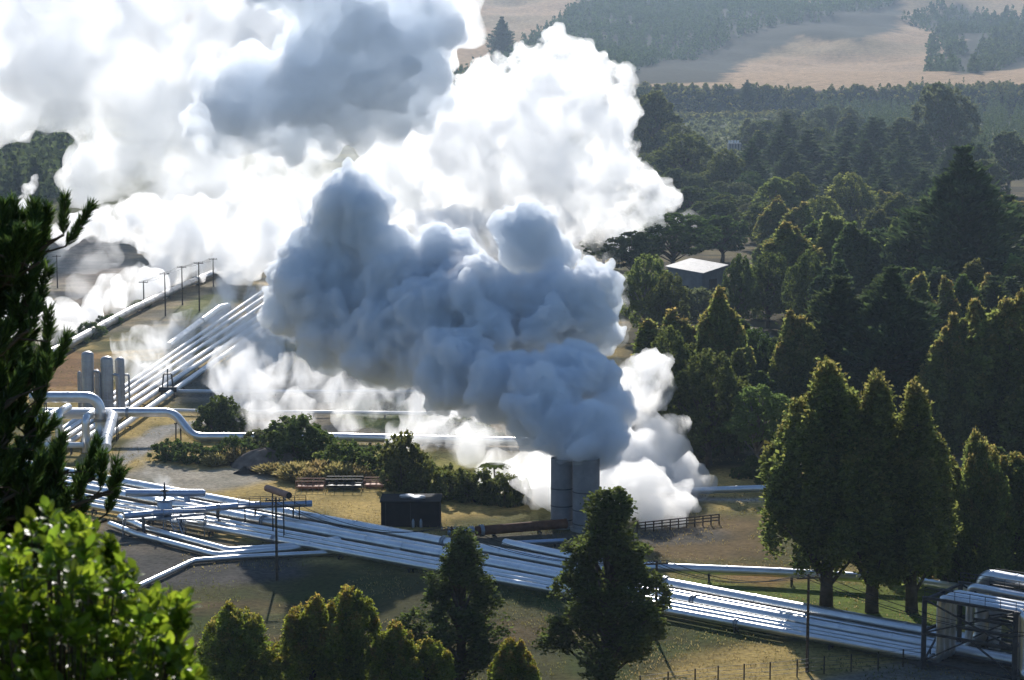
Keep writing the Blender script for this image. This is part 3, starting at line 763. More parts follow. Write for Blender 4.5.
def tree_fern():
    b = at(494, 493); d = b.y; top = at_d(494, 466, d).z - b.z
    t = empty('tree_fern', b, 'small dark tree fern with flat umbrella of fronds above the hedge', 'tree fern')
    MB().tube([b, b + Vector((.1, 0, top * .6)), b + Vector((0, 0, top))], [.18, .13, .12], 8).build('trunk', M['bark'], t, 60)
    rg = np.random.default_rng(5); P = []; D = []
    for k in range(16):
        th = k * .393 + .1; L = 2.0 + .5 * rg.random()
        for q in np.linspace(.08, 1, 26):
            c = np.array([math.cos(th) * q * L, math.sin(th) * q * L, top + .35 * math.sin(q * 2.6) - .25 * q])
            for s in (-1, 1):
                sd = np.array([-math.sin(th) * s, math.cos(th) * s, -.15]); w = .32 * math.sin(math.pi * (.12 + .85 * q))
                P.append(c + sd * w * .6); D.append(sd)
    me = leaf_mesh('fronds', np.array(P), np.array(D), .2, rg.random(len(P)) * .4, rg, 2.0, .15)
    o = link_mesh('fronds', me, M['shrub'], t)
tree_fern()

def grass():
    rg = np.random.default_rng(3); n = 90000
    y = 165 + (rg.random(n) ** 1.5) * 250; x = (rg.random(n) - .5) * (y * .56 + 10)
    cl = fbm(x / 7, y / 7, 51, 3); k = cl > .46; x, y, cl = x[k], y[k], cl[k]
    B = [Vector(q[:2]) for q in (at_z(60, 488, 0), at_z(935, 650, 0))]
    d = seg_dist(x, y, [tuple(B[0]), tuple(B[1])]); k = d > 6.5; x, y, cl = x[k], y[k], cl[k]
    road = in_poly(x, y, gp((150, 463), (205, 470), (262, 468), (275, 480), (215, 492), (150, 486), (120, 475))); k = road < 0; x, y, cl = x[k], y[k], cl[k]
    z = terr(x, y); m = len(x)
    P = np.stack([x, y, z + .12], 1); D = rg.normal(size=(m, 3)) * .35 + np.array([0, 0, 1])
    dry = np.clip(fbm(x / 16, y / 16, 52, 3) * 2.4 - .5, 0, 1)
    me = leaf_mesh('grass', P, D, .11, dry, rg, 2.2, .25)
    tag(link_mesh('grass', me, M['grass']), 'rough grass growing over the field', 'grass', kind='stuff')
M['grass'] = leaf_mat('field_grass_blades', (.08, .09, .028), (.22, .165, .07), .4, .35, .05)
grass()

# --- the young pine and the glossy shrub beside the camera
def foreground_pine():
    rg = np.random.default_rng(9)
    bx, by = -5.6, 20.5; bz = tz(bx, by)
    t = empty('foreground_pine', (bx, by, bz), 'young dark pine with upright bottle-brush shoots at the left edge', 'tree')
    shoots = []; mb = MB()
    top = at_d(-30, 165, by).z
    mb.tube([(bx, by, bz - .2), (bx + .05, by, (bz + top) / 2), (bx, by, top)], [.13, .08, .03], 8)
    def limb(tip, base_drop, k, spread, L):
        """one limb from the trunk to a tip area, ending in a group of upright shoots"""
        tip = np.array(tip); base = np.array([bx, by, tip[2] - base_drop])
        mid = (base + tip) / 2 + np.array([0, 0, -.12])
        mb.tube([tuple(base), tuple(mid), tuple(tip)], [.035, .025, .014], 5)
        for _ in range(k):
            u = rg.random() ** .6
            p = base * (1 - u) + tip * u + np.array([0, 0, -.24 * u * (1 - u) * 2]) + rg.normal(size=3) * spread * np.array([1, 1, .6])
            out = tip - base; out[2] = 0; out /= np.linalg.norm(out) + 1e-6
            d = np.array([0, 0, 1.0]) + out * .28 + rg.normal(size=3) * .22
            d /= np.linalg.norm(d); l = L * (.6 + .7 * rg.random())
            shoots.append((p, d, l))
            mb.tube([tuple(base * (1 - u * .9) + tip * u * .9), tuple(p), tuple(p + d * l * .9)], [.012, .010, .005], 4)
    def px(x, y, dd=0.0):
        v = at_d(x, y, by + dd); return (v.x, v.y, v.z)
    for x, y, dd, k, sp, L in [(72, 235, 0, 9, .10, .40), (58, 250, .4, 9, .13, .40), (40, 262, -.3, 10, .14, .38), (12, 225, .2, 6, .08, .36), (24, 285, .5, 10, .15, .4),
                               (44, 300, 0, 8, .12, .36), (28, 330, -.5, 10, .16, .36), (8, 300, .3, 10, .16, .36), (40, 372, .2, 10, .14, .36), (54, 372, .5, 8, .10, .40), (20, 395, -.4, 10, .15, .34),
                               (32, 408, 0, 8, .12, .30), (4, 360, .5, 9, .16, .34), (36, 428, .2, 6, .10, .28), (8, 440, -.2, 9, .15, .3), (2, 270, -.4, 9, .14, .36), (14, 470, .3, 9, .15, .3),
                               (78, 470, 0, 10, .13, .36), (104, 478, .3, 9, .12, .36), (122, 492, -.2, 7, .10, .34), (60, 490, .5, 10, .15, .34), (40, 480, -.4, 10, .15, .34), (90, 505, .1, 10, .15, .34), (116, 520, .3, 8, .13, .3),
                               (60, 520, -.3, 10, .16, .3), (24, 510, .3, 10, .16, .3), (5, 500, 0, 9, .15, .3), (90, 535, .2, 9, .15, .3), (40, 545, .2, 9, .16, .3)]:
        limb(px(x - (9 if x > 50 else 0), y, dd), .25 + .25 * rg.random(), int(k * 1.15), sp * 1.05, L)
    P, D, Sz = [], [], []
    for p, d, l in shoots:
        n = int(330 * l / .36)
        u = rg.random(n); th = rg.random(n) * 6.283
        a = np.cross(d, [0.3, .9, .1]); a /= np.linalg.norm(a); b = np.cross(d, a)
        rad = a * np.cos(th)[:, None] + b * np.sin(th)[:, None]
        dirs = norm(d * .95 + rad * .62)
        ln = .12 * (.75 + .45 * rg.random(n))
        P.append(p + d * (u * l)[:, None] + dirs * ln[:, None] * .5); D.append(dirs); Sz.append(ln)
    P = np.concatenate(P); D = np.concatenate(D); Sz = np.concatenate(Sz)
    # needles: long thin leaves
    me = leaf_mesh('needles', P, D, Sz * .10, rg.random(len(P)) ** 2, rg, 11.0, .12)
    for v in (): pass
    o = link_mesh('needles', me, M['fgpine'], t); me.transform(Matrix.Translation((-bx, -by, -bz)))
    mb.build('trunk', M['bark'], t, 60)
foreground_pine()

def glossy_shrub():
    rg = np.random.default_rng(19)
    bx, by = -2.35, 9.6; bz = tz(bx, by)
    t = empty('foreground_shrub', (bx, by, bz), 'glossy broad-leaved green shrub filling the lower left corner', 'shrub')
    mb = MB(); V, F, TI = [], [], []
    def leaf(p, d, up, L, W, tint, br):
        d = d / np.linalg.norm(d); s = np.cross(d, up); s /= np.linalg.norm(s) + 1e-6; n = np.cross(s, d)
        o = len(V)
        for q, w, h in ((0, 0.06, 0), (.3, .8, .06), (.62, 1, .03), (.86, .55, -.06), (1, .02, -.14)):
            c = p + d * (q * L) + n * (h * L)
            for k in (-1, 0, 1): V.append(c + s * (k * w * W * .5) + n * (abs(k) * w * W * .14)); TI.append((tint, br))
        for r in range(4):
            for k in range(2):
                a = o + r * 3 + k; F.append((a, a + 1, a + 4, a + 3))
    def px(x, y, dd): 
        v = at_d(x, y, by + dd); return np.array([v.x, v.y, v.z])
    root = np.array([bx, by + 1.1, bz - .1])
    outline = [(-40, 520), (10, 540), (45, 505), (85, 520), (112, 545), (128, 560), (140, 590), (165, 592), (192, 598), (180, 625), (190, 660), (212, 690), (215, 790), (-60, 790)]
    rgp = random.Random(4); cand = []
    while len(cand) < 540:
        x, y = rgp.uniform(-60, 215), rgp.uniform(500, 790)
        s = in_poly(np.array([float(x)]), np.array([float(y)]), outline)[0]
        if s > 2: cand.append((x, y, rgp.uniform(-.75, .75) * min(1, .3 + s / 60)))
    cand += [(48, 508, 0), (62, 518, .1), (84, 524, -.1), (108, 540, 0), (30, 520, .1), (186, 600, 0), (176, 622, .1), (170, 598, -.1), (188, 662, 0), (15, 545, 0), (150, 600, .1), (134, 570, 0), (198, 676, .05)]
    for x, y, dd in cand:
        tip = px(x, y, dd); b0 = root * .35 + tip * .65 + np.array([(bx - tip[0]) * .1, 0, -.25])
        mb.tube([tuple(root), tuple((root + b0) / 2 + np.array([0, 0, .06])), tuple(b0), tuple(tip)], [.018, .011, .006, .003], 4)
        ax = tip - b0; ax /= np.linalg.norm(ax); ax = ax * .6 + np.array([rg.normal() * .25, rg.normal() * .25, .6]); ax /= np.linalg.norm(ax)
        n = int(9 + 6 * rg.random())
        for k in range(n):
            th = k * 2.4 + rg.random() * .5; q = k / n
            a = np.cross(ax, [.2, .95, .1]); a /= np.linalg.norm(a); c = np.cross(ax, a)
            rad = a * math.cos(th) + c * math.sin(th)
            d = rad * (1 - .55 * q) + ax * (.35 + .7 * q) + np.array([0, 0, .05])
            leaf(tip - ax * (.10 * (1 - q)), d, ax + rg.normal(size=3) * .35, (.066 + .03 * rg.random() ** 2) * (.7 + .6 * rg.random()), .046 * (.8 + .4 * rg.random()), q * rg.random() * 1.0, rg.random())
    me = bpy.data.meshes.new('leaves'); me.from_pydata([tuple(v) for v in V], [], F)
    me.polygons.foreach_set('use_smooth', [True] * len(F))
    ca = me.color_attributes.new('tint', 'FLOAT_COLOR', 'POINT'); ti = np.array(TI, np.float32)
    ca.data.foreach_set('color', np.concatenate([ti, np.zeros((len(ti), 1)), np.ones((len(ti), 1))], 1).astype(np.float32).ravel())
    me.transform(Matrix.Translation((-bx, -by, -bz))); link_mesh('leaves', me, M['gloss'], t)
    mb.build('stem', M['bark'], t, 60)
glossy_shrub()

# ------------------------------------------------------------------ pipes
def lerp(a, b, t): return a + (b - a) * t

def pipe(label, pts, r, mat='alu', rad=None, supports=(), name='pipeline', group=None, flanges=(), seg=14, cat='pipeline', bands=6.0):
    """one pipeline: the clad tube with its seam bands, plus support frames and flanges as parts"""
    path = fillet(pts, rad or r * 2.2)
    base = Vector((path[0].x, path[0].y, tz(path[0].x, path[0].y)))
    t = empty(name, base, label, cat, group)
    mb = MB(); mb.tube(path, r, seg)
    if bands:
        acc = 0
        for a, b in zip(path, path[1:]):
            L = (b - a).length; u = (b - a) / L; s = bands - acc
            while s < L:
                c = a + u * s; mb.tube([c - u * .09, c + u * .09], r * 1.06, seg); s += bands
            acc = (acc + L) % bands
    mb.build('tube', M[mat], t, 50)
    P = [Vector(p) for p in pts]; lens = [(b - a).length for a, b in zip(P, P[1:])]; tot = sum(lens)
    def locate(s):
        for a, b, L in zip(P, P[1:], lens):
            if s <= L: return a + (b - a) * (s / L), (b - a).normalized()
            s -= L
        return P[-1], (P[-1] - P[-2]).normalized()
    for s in supports:
        c, u = locate(s * tot if s <= 1 else s); g = tz(c.x, c.y); side = Vector((-u.y, u.x, 0)).normalized()
        m = MB(); top = c.z - r * 1.04
        if top - g < .15: continue
        m.box((c.x, c.y, top - .08), (.3, .3, .16))
        for k in (-1, 1):
            m.bar(Vector((c.x, c.y, g - .2)) + side * k * r * .9, Vector((c.x, c.y, top - .1)) + side * k * r * .75, .16)
        m.bar(Vector((c.x, c.y, top - .12)) - side * r * 1.25, Vector((c.x, c.y, top - .12)) + side * r * 1.25, .18)
        m.build('support', M['steel'], t)
    for s in flanges:
        c, u = locate(s * tot if s <= 1 else s)
        m = MB(); m.tube([c - u * .22, c - u * .08], r * 1.28, seg); m.tube([c + u * .08, c + u * .22], r * 1.28, seg); m.tube([c - u * .1, c + u * .1], r * 1.12, seg)
        m.build('flange', M['galv'], t, 50)
    return t

# main bundle of pipes running down to the right
BUN = [  # label, y left, y right, radius, loop?
 ('white-topped large steam pipeline, rearmost of the bundle crossing the picture', 484, 634, .70, 1),
 ('thin pipeline second from the back of the bundle crossing the picture', 490.5, 641.5, .38, 1),
 ('large steam pipeline in the middle of the bundle crossing the picture', 496.5, 646.5, .64, 0),
 ('thin pipeline just in front of the middle large one in the bundle', 504, 651.5, .34, 1),
 ('thin pipeline last but one from the front of the bundle', 508, 655, .34, 1),
 ('medium pipeline nearest the viewer in the bundle crossing the picture', 513, 659.5, .42, 1)]
bun_dir = None
B6 = at_z(935, 659.5, 1.0)
for i, (lab, yl, yr, r, loop) in enumerate(BUN):
    a = at_z(130, yl, 1.0); b = at_z(935, yr, 1.0)
    u = (b - a).normalized(); bun_dir = u
    a2 = a - u * 34
    e = a + u * ((B6 - a).dot(u)) + u * .5     # the arches start side by side across the bundle
    n = int((e - a2).length / 11)
    h = 6.2 if i else 6.9; rl = max(r, .3)
    if not loop: pts = [a2, a + u * ((B6 - a).dot(u)) + u * 45]
    else: pts = [a2, e, e + Vector((0, 0, h)), e + u * 8.2 + Vector((0, 0, h - .2)), e + u * 8.2, e + u * 40]
    pipe(lab, pts, r, 'alu', rl * 1.9, [5 + 11 * k for k in range(n)], flanges=[s for s in (60.0, 93.0, 126.0)] if r > .4 else (), group='pipelines of the main bundle')

# steel frame carrying the expansion loops
def loop_frame(label, o, u, L, W, H, parent_name='pipe_gantry'):
    s = Vector((-u.y, u.x, 0)).normalized(); o = Vector((o.x, o.y, tz(o.x, o.y)))
    t = empty(parent_name, o, label, 'steel frame')
    def pt(a, b, z): return o + u * a + s * b + Vector((0, 0, z))
    for a in (0, L):
        for b in (0, W / 2, W):
            MB().bar(pt(a, b, -.2), pt(a, b, H), .42).build('post', M['steel'], t)
    for b in (0, W / 2, W):
        for z in (.7, H * .5, H - .08): MB().bar(pt(.16, b, z), pt(L - .16, b, z), .24).build('beam', M['steel'], t)
    for a in (0, L):
        for z in (.9, H * .5 + .2, H - .3): MB().bar(pt(a, .16, z), pt(a, W - .16, z), .24).build('beam', M['steel'], t)
    for b in (0, W):
        MB().bar(pt(0, b + .12, .8), pt(L / 2, b + .12, H * .5), .15).build('brace', M['steel'], t)
        MB().bar(pt(L / 2, b + .12, H * .5), pt(L, b + .12, .8), .15).build('brace', M['steel'], t)
        MB().bar(pt(0, b + .12, H * .5), pt(L, b + .12, H - .2), .15).build('brace', M['steel'], t)
        MB().bar(pt(0, b - .12, H - .2), pt(L, b - .12, H * .5), .15).build('brace', M['steel'], t)
    for a in (0, L):
        MB().bar(pt(a + .12, 0, .9), pt(a + .12, W / 2, H * .5), .15).build('brace', M['steel'], t)
        MB().bar(pt(a + .12, W, .9), pt(a + .12, W / 2, H * .5), .15).build('brace', M['steel'], t)
    rail = MB()
    for b in (0, W):
        for k in range(7): rail.bar(pt(L * k / 6, b, H), pt(L * k / 6, b, H + .9), .05)
        rail.bar(pt(0, b, H + .9), pt(L, b, H + .9), .06); rail.bar(pt(0, b, H + .5), pt(L, b, H + .5), .05)
    rail.build('railing', M['steel'], t)
    return t
fr = Vector((B6.x, B6.y, 0)); bd = Vector((bun_dir.x, bun_dir.y, 0)).normalized(); bs = Vector((-bd.y, bd.x, 0))
loop_frame('dark steel lattice frame under the pipe arches at the right edge', fr - bd * .7 - bs * 1.1, bd, 9.3, 7.8, 7.1)
q = fr + bs * 10.2 + bd * 1.5 + Vector((0, 0, 1.0))
pipe('thick white arched pipe standing behind the pipes of the lattice frame', [q + Vector((0, 0, -1.2)), q + Vector((0, 0, 6.4)), q + bd * 12 + Vector((0, 0, 6.2)), q + bd * 12 + Vector((0, 0, -1.2))], .62, 'white', 1.5, name='arched_pipe')
loop_frame('dark steel frame holding the thick white arched pipe', fr + bs * 8.6 + bd * .8, bd, 11, 3.0, 6.9)

# blue pipe behind the bundle
def zline(pxs, z): return [at_z(x, y, z) for x, y in pxs]
pipe('straight blue-shaded pipeline with bright top edge right of the tall dark tree', zline([(505, 543), (600, 563), (660, 567.5), (780, 572.5), (905, 580), (1010, 596)], 1.5), .55, 'alu', 3,
     [.12, .3, .45, .6, .75, .9], flanges=(.2,))
pipe('short blue pipe lying in front of the rusty pipe', zline([(508, 543.5), (566, 540.5)], .6), .3, 'blue', None, (.2, .8))
pipe('white pipeline crossing behind the twin stacks into the trees', zline([(520, 492), (590, 492.5), (700, 490.5), (775, 488), (1010, 487)], 1.0), .5, 'alu', None, [.1, .3, .5, .62, .7, .8, .9])
pipe('fat rusty brown discharge pipe running into the twin stacks', [at_z(476, 531, .9), at_z(548, 525, 1.0), at_z(566, 523.5, 1.0)], .62, 'rust', None, (.2, .7), flanges=(.06,))
pipe('blue and white valve pipe at the end of the rusty pipe', [at_z(448, 531.5, .9), at_z(474, 530.6, .9)], .5, 'blue', None, (.5,), flanges=(.3, .9))

# pipes in the steam behind
pipe('thin white pipe farthest back in the steam field', zline([(168, 391), (300, 391.5), (445, 391.5), (600, 394)], .8), .32, 'white', None, [.1, .25, .4, .55, .7, .85])
pipe('thin white pipe between the S-bend pipe and the farthest one', zline([(128, 409), (200, 411), (300, 412), (440, 413.5), (600, 416)], .8), .32, 'white', None, [.1, .25, .4, .55, .7, .85])
pipe('long pale pipeline climbing from the left plant towards the far white steam', zline([(20, 366), (66, 345.5), (130, 310.5), (180, 287), (226, 267.5), (300, 236)], 1.6), .95, 'alu_old', 6, [.1, .2, .3, .4, .5, .6, .7, .8, .9], bands=12, flanges=(.62, .5))
DIAG = [((60, 430.5), (246, 302.5), .40, 'rear-left pipe of the diagonal bundle'), ((60, 435.5), (249, 307), .40, 'second pipe from the rear of the diagonal bundle'), ((62, 440.5), (252, 312), .42, 'third pipe from the rear of the diagonal bundle'),
        ((64, 446), (256, 318), .46, 'third pipe from the front of the diagonal bundle'), ((84, 440), (258, 324), .50, 'second pipe from the front of the diagonal bundle'), ((106, 437.5), (260, 330), .50, 'front pipe of the diagonal bundle')]
for a, b, r, lab in DIAG:
    A, B = at_z(*a, 1.2), at_z(*b, 1.2)
    pipe('white ' + lab + ' behind the left plant', [A, B, B + (B - A) * .25], r, 'white', None, [.08, .2, .32, .44, .56, .68, .8], group='pipes of the diagonal bundle', bands=9)
A, B = at_z(168, 346, 1.4), at_z(219, 308, 1.4)
pipe('short fat pale pipe with an elbow left of the diagonal bundle', [A, B, B + Vector((1.5, 6, 0)), B + Vector((1.5, 6, -1.3))], .8, 'alu', 2.0, (.2, .5), flanges=(.55,))

# pipes at the left plant
Z = Vector((0, 0, 1))
pipe('silver header pipe ending in an S-bend at the left plant', [at_d(10, 412, 325), at_d(174, 412.5, 325), at_z(193, 437, .9), at_z(262, 437, .9), at_z(345, 437.5, .9), at_z(530, 442, .9)], .72, 'alu', 3.2, (.05, .2, .32, .6, .7, .8, .9), flanges=(.22,))
p = at_d(100, 397, 318)
pipe('big silver arch pipe rising highest over the left plant', [at_d(30, 397, 318), at_d(100, 397, 318), Vector((p.x, p.y, 1.5)), Vector((p.x, p.y - 6, 1.5))], .85, 'alu', 2.6, (.1,), flanges=(.62,))
q = at_d(113, 414, 318)
pipe('white elbow pipe bending towards the viewer beside the big arch', [at_d(62, 414, 324), at_d(110, 414, 323), at_d(113, 416, 316), at_d(106, 441, 306), at_d(106, 448, 304)], .8, 'white', 2.2)
for i, (px, yt, r) in enumerate([(37, 416, .48), (47, 414, .52), (58.5, 410, .6), (85.5, 415, .62)]):
    c = at_d(px, yt, 314); g = tz(c.x, c.y)
    pipe('silver upright pipe of the left plant, ' + ['leftmost of four', 'second of four from the left', 'tallest of four', 'rightmost of four beside the big arch'][i],
         [c + Vector((0, 7, -.6)), c + Vector((0, 0, -.4)), Vector((c.x, c.y, g - .2))], r, 'alu', 1.1, name='upright_pipe', group='upright pipes of the left plant')
pipe('low white cross pipe between the upright pipes of the left plant', [at_d(20, 445, 312), at_d(84, 445, 312)], .45, 'white', None, (.3, .8))
pipe('low blue-white pipe at the left plant behind the pine', [at_d(-20, 460, 308), at_d(34, 461, 308)], .5, 'blue', None, (.4,))

def vessel(label, px, yt, yb, r, mat='alu_old', dome=.6):
    b = at(px, yb); d = b.y; h = at_d(px, yt, d).z - b.z
    t = empty('separator_vessel', b, label, 'pressure vessel')
    prof = [(r, 0), (r, h - dome)] ; m = MB()
    pts = [b, b + Z * (h - dome)] + [b + Z * (h - dome + dome * math.sin(a)) for a in (.4, .8, 1.15, 1.4)]
    rr = [r, r] + [r * math.cos(a) for a in (.4, .8, 1.15, 1.4)]
    m.tube(pts, rr, 18).build('shell', M[mat], t, 40)
    for k in (.3, .62, .85):
        MB().tube([b + Z * (h * k - .08), b + Z * (h * k + .08)], r * 1.03, 18).build('band', M['galv'], t, 40)
    MB().tube(fillet([b + Vector((r * .8, 0, h * .7)), b + Vector((r * 1.9, 0, h * .7)), b + Vector((r * 1.9, 0, 0))], .6), r * .22, 8).build('side_pipe', M['galv'], t, 50)
    lad = MB()
    for s in (-.22, .22): lad.bar(b + Vector((s, -r - .12, 0)), b + Vector((s, -r - .12, h - dome)), .05)
    for k in range(int((h - dome) / .5)): lad.bar(b + Vector((-.22, -r - .12, .3 + k * .5)), b + Vector((.22, -r - .12, .3 + k * .5)), .04)
    lad.build('ladder', M['galv'], t)
    return t
vessel('tall silver separator vessel, left and tallest at the left plant', 89, 351, 418, 1.05)
vessel('silver separator vessel half veiled in steam beside the tallest one', 108, 356, 418, 1.05)
vessel('silver separator vessel most veiled in steam at the left plant', 121, 357, 416, .8)
vessel('slim small vessel left of the tallest separator', 80.5, 371, 416, .38)
vessel('slim small vessel right of the tallest separator', 98, 369, 416, .42)
# dark valve stand at the foot of the diagonal bundle
def valve_stand():
    b = at(168, 398); t = empty('valve_stand', b, 'dark valve stand with steel posts at the foot of the diagonal bundle', 'valve stand')
    for x in (-1.2, 1.2): MB().bar(b + Vector((x, 0, -.2)), b + Vector((x * .6, 0, 4.4)), .25).build('post', M['steel'], t)
    MB().tube([b + Vector((-1.6, -.2, 1.6)), b + Vector((1.6, -.2, 1.6))], .5, 12).build('valve_body', M['steel'], t, 50)
    MB().bar(b + Vector((0, 0, 1.8)), b + Vector((0, 0, 5.4)), .22).build('valve_stem', M['steel'], t)
    MB().tube([b + Vector((0, 0, 4.4)), b + Vector((0, 0, 4.6))], .7, 14).build('handwheel', M['steel'], t, 50)
valve_stand()

# valve platform at the left end of the bundle
def valve_platform():
    a, b = at_z(124, 517, 2.2), at_z(205, 516, 2.2)
    u = (b - a).normalized(); s = Vector((-u.y, u.x, 0)); L = (b - a).length
    o = Vector((a.x, a.y, tz(a.x, a.y))); t = empty('valve_platform', o, 'raised steel valve platform with railing and stairs left of the main bundle', 'platform')
    MB().box((a + b) / 2 - Z * .1, (L, 2.6, .18), Matrix.Rotation(math.atan2(u.y, u.x), 3, 'Z')).build('deck', M['galv'], t)
    for k in range(5):
        for w in (-1.2, 1.2):
            p = a + u * (L * k / 4) + s * w; MB().bar(Vector((p.x, p.y, -.2)), p - Z * .2, .14).build('leg', M['galv'], t)
    for w in (-1.25, 1.25):
        r = MB()
        for k in range(9): p = a + u * (L * k / 8) + s * w; r.bar(p, p + Z * 1.1, .06)
        for h in (.55, 1.1): r.bar(a + s * w + Z * h, b + s * w + Z * h, .06)
        r.build('railing', M['galv'], t)
    st = MB(); p0 = a + u * L * .62 - s * 1.35; p1 = p0 - s * 2.6 - Z * 2.2 + u * 1.2
    for w in (-.45, .45): st.bar(p0 + u * w, p1 + u * w, .12, .2)
    for k in range(8): q = p0.lerp(p1, (k + .5) / 8); st.bar(q - u * .42, q + u * .42, .24, .05)
    for w in (-.45, .45): st.bar(p0 + u * w + Z * 1, p1 + u * w + Z * 1, .05)
    st.build('stairs', M['galv'], t)
    # valve on the deck
    c = at_z(165, 514, 2.2); v = empty('gate_valve', c, 'big blue-grey gate valve with tall stem on the valve platform', 'valve')
    MB().tube([c, c + Z * 1.6, c + Z * 1.75], [.95, .95, .85], 18).build('body', M['blue'], v, 40)
    MB().tube([c + Z * 1.72, c + Z * 1.98], 1.2, 18).build('flange', M['blue'], v, 40)
    MB().tube([c + Z * 1.98, c + Z * 4.1], [.22, .07], 10).build('stem', M['steel'], v, 60)
    w = MB(); n = 20
    w.tube([c + Z * 3.0 + Vector((math.cos(k * 6.2832 / n), math.sin(k * 6.2832 / n), 0)) * .55 for k in range(n + 1)], .07, 6)
    for k in range(4): w.bar(c + Z * 3.0, c + Z * 3.0 + Vector((math.cos(k * 1.5708), math.sin(k * 1.5708), 0)) * .55, .06)
    w.build('handwheel', M['steel'], v)
valve_platform()
pipe('blue-shaded pipe leaving the valve platform to the right', [at_z(124, 516, 2.7), at_z(232, 506.5, 2.7), at_z(312, 503.5, 2.7)], .42, 'blue', 1.5, (.1, .3, .5, .7, .9), flanges=(.5,))
def tee():
    a, b = at_z(126, 493, 2.4), at_z(203, 493, 2.4); t = empty('header_pipe', Vector((a.x, a.y, 0)), 'blue-grey capped header pipe standing on one leg above the bundle', 'header pipe')
    MB().tube([a, b, b + (b - a).normalized() * .35], [.5, .5, .3], 14).build('tube', M['blue'], t, 50)
    c = at_z(187, 494, 2.4); MB().tube([c - Z * .3, Vector((c.x, c.y, .2))], .42, 12).build('leg', M['blue'], t, 50)
tee()
pipe('rear silver branch pipe elbowing into the bundle at lower left', zline([(120, 517), (146, 528.5), (229, 550.5), (296, 546), (345, 538)], .7), .42, 'alu', 1.5, (.15, .35, .55, .75))
pipe('middle silver branch pipe elbowing into the bundle at lower left', zline([(110, 524), (136, 534), (216, 555), (290, 549), (340, 541)], .6), .38, 'alu', 1.5, (.15, .35, .55, .75))
pipe('lowest silver branch pipe with a bend above the glossy shrub', zline([(120, 595), (152, 580), (194, 560.5), (250, 556.5), (345, 552), (420, 552)], .5), .32, 'alu', 1.5, (.15, .3, .5, .7))

def walkway():
    a, b = at_z(238, 507, 3.0), at_z(306, 505, 3.0); u = (b - a).normalized(); L = (b - a).length; s = Vector((-u.y, u.x, 0))
    t = empty('walkway', Vector((a.x, a.y, 0)), 'small steel walkway with railing over the bundle behind the near left power pole', 'walkway')
    MB().bar(a, b, 1.1, .14).build('deck', M['steel'], t)
    for k in (.1, .9):
        for w in (-.5, .5): p = a + u * L * k + s * w; MB().bar(Vector((p.x, p.y, -.1)), p, .12).build('leg', M['steel'], t)
    r = MB()
    for w in (-.52, .52):
        for k in range(7): p = a + u * L * k / 6 + s * w; r.bar(p, p + Z * 1.15, .06)
        r.bar(a + s * w + Z * 1.15, b + s * w + Z * 1.15, .06); r.bar(a + s * w + Z * .6, b + s * w + Z * .6, .05)
    r.build('railing', M['steel'], t)
walkway()
def drum():
    a, b = at_d(267, 488, 252), at_d(289, 495.5, 247); c = (a + b) / 2; g = tz(c.x, c.y)
    t = empty('rusty_drum', Vector((c.x, c.y, g)), 'faded rust-brown tilted silencer drum on a stand near the left power pole', 'silencer drum')
    MB().tube([a, b], .43, 16).build('shell', M['rustlight'], t, 50)
    u = (b - a).normalized(); MB().tube([b, b + u * .06], .37, 16).build('mouth', M['black'], t, 50)
    MB().tube([a - u * .25, a], [.15, .4], 16).build('end_cap', M['rustlight'], t, 50)
    for q in (.25, .75): p = a.lerp(b, q); MB().bar(Vector((p.x, p.y, g - .2)), p - Z * .4, .16).build('stand', M['steel'], t)
drum()

# ------------------------------------------------------------------ stacks, box, shed and small structures
def stack(label, px, yb, w, ytop, bands):
    b = at(px, yb); d = b.y; r = w * d / FPX / 2; h = at_d(px, ytop, d).z - b.z
    t = empty('silencer_stack', b, label, 'steam stack')
    m = MB(); n = 40; vs = []
    for z, rr in ((-.3, r), (h, r), (h, r - .12), (h - 2.5, r - .12)):
        vs += [(b.x + rr * math.cos(k * 2 * math.pi / n), b.y + rr * math.sin(k * 2 * math.pi / n), b.z + z) for k in range(n)]
    m.add(vs, [(j * n + k, j * n + (k + 1) % n, (j + 1) * n + (k + 1) % n, (j + 1) * n + k) for j in range(3) for k in range(n)])
    m.build('shell', M['stack'], t, 40)
    for q in bands:
        z = b.z + h * q
        MB().tube([(b.x, b.y, z - .07), (b.x, b.y, z + .07)], r + .035, n, True).build('band', M['stackband'], t, 40)
    MB().tube([(b.x, b.y, b.z - .2), (b.x, b.y, b.z + .35)], r + .3, n).build('footing', M['concrete'], t, 40)
    MB().tube([(b.x, b.y, b.z + h - 2.6), (b.x, b.y, b.z + h - 2.5)], r - .13, n).build('inner_floor', M['stackband'], t, 40)
stack('left narrower blue-grey steam stack of the twin pair', 562, 527, 23, 458, (.12, .32, .57))
stack('right wider blue-grey steam stack of the twin pair', 586, 530, 27.5, 458, (.10, .29, .54))

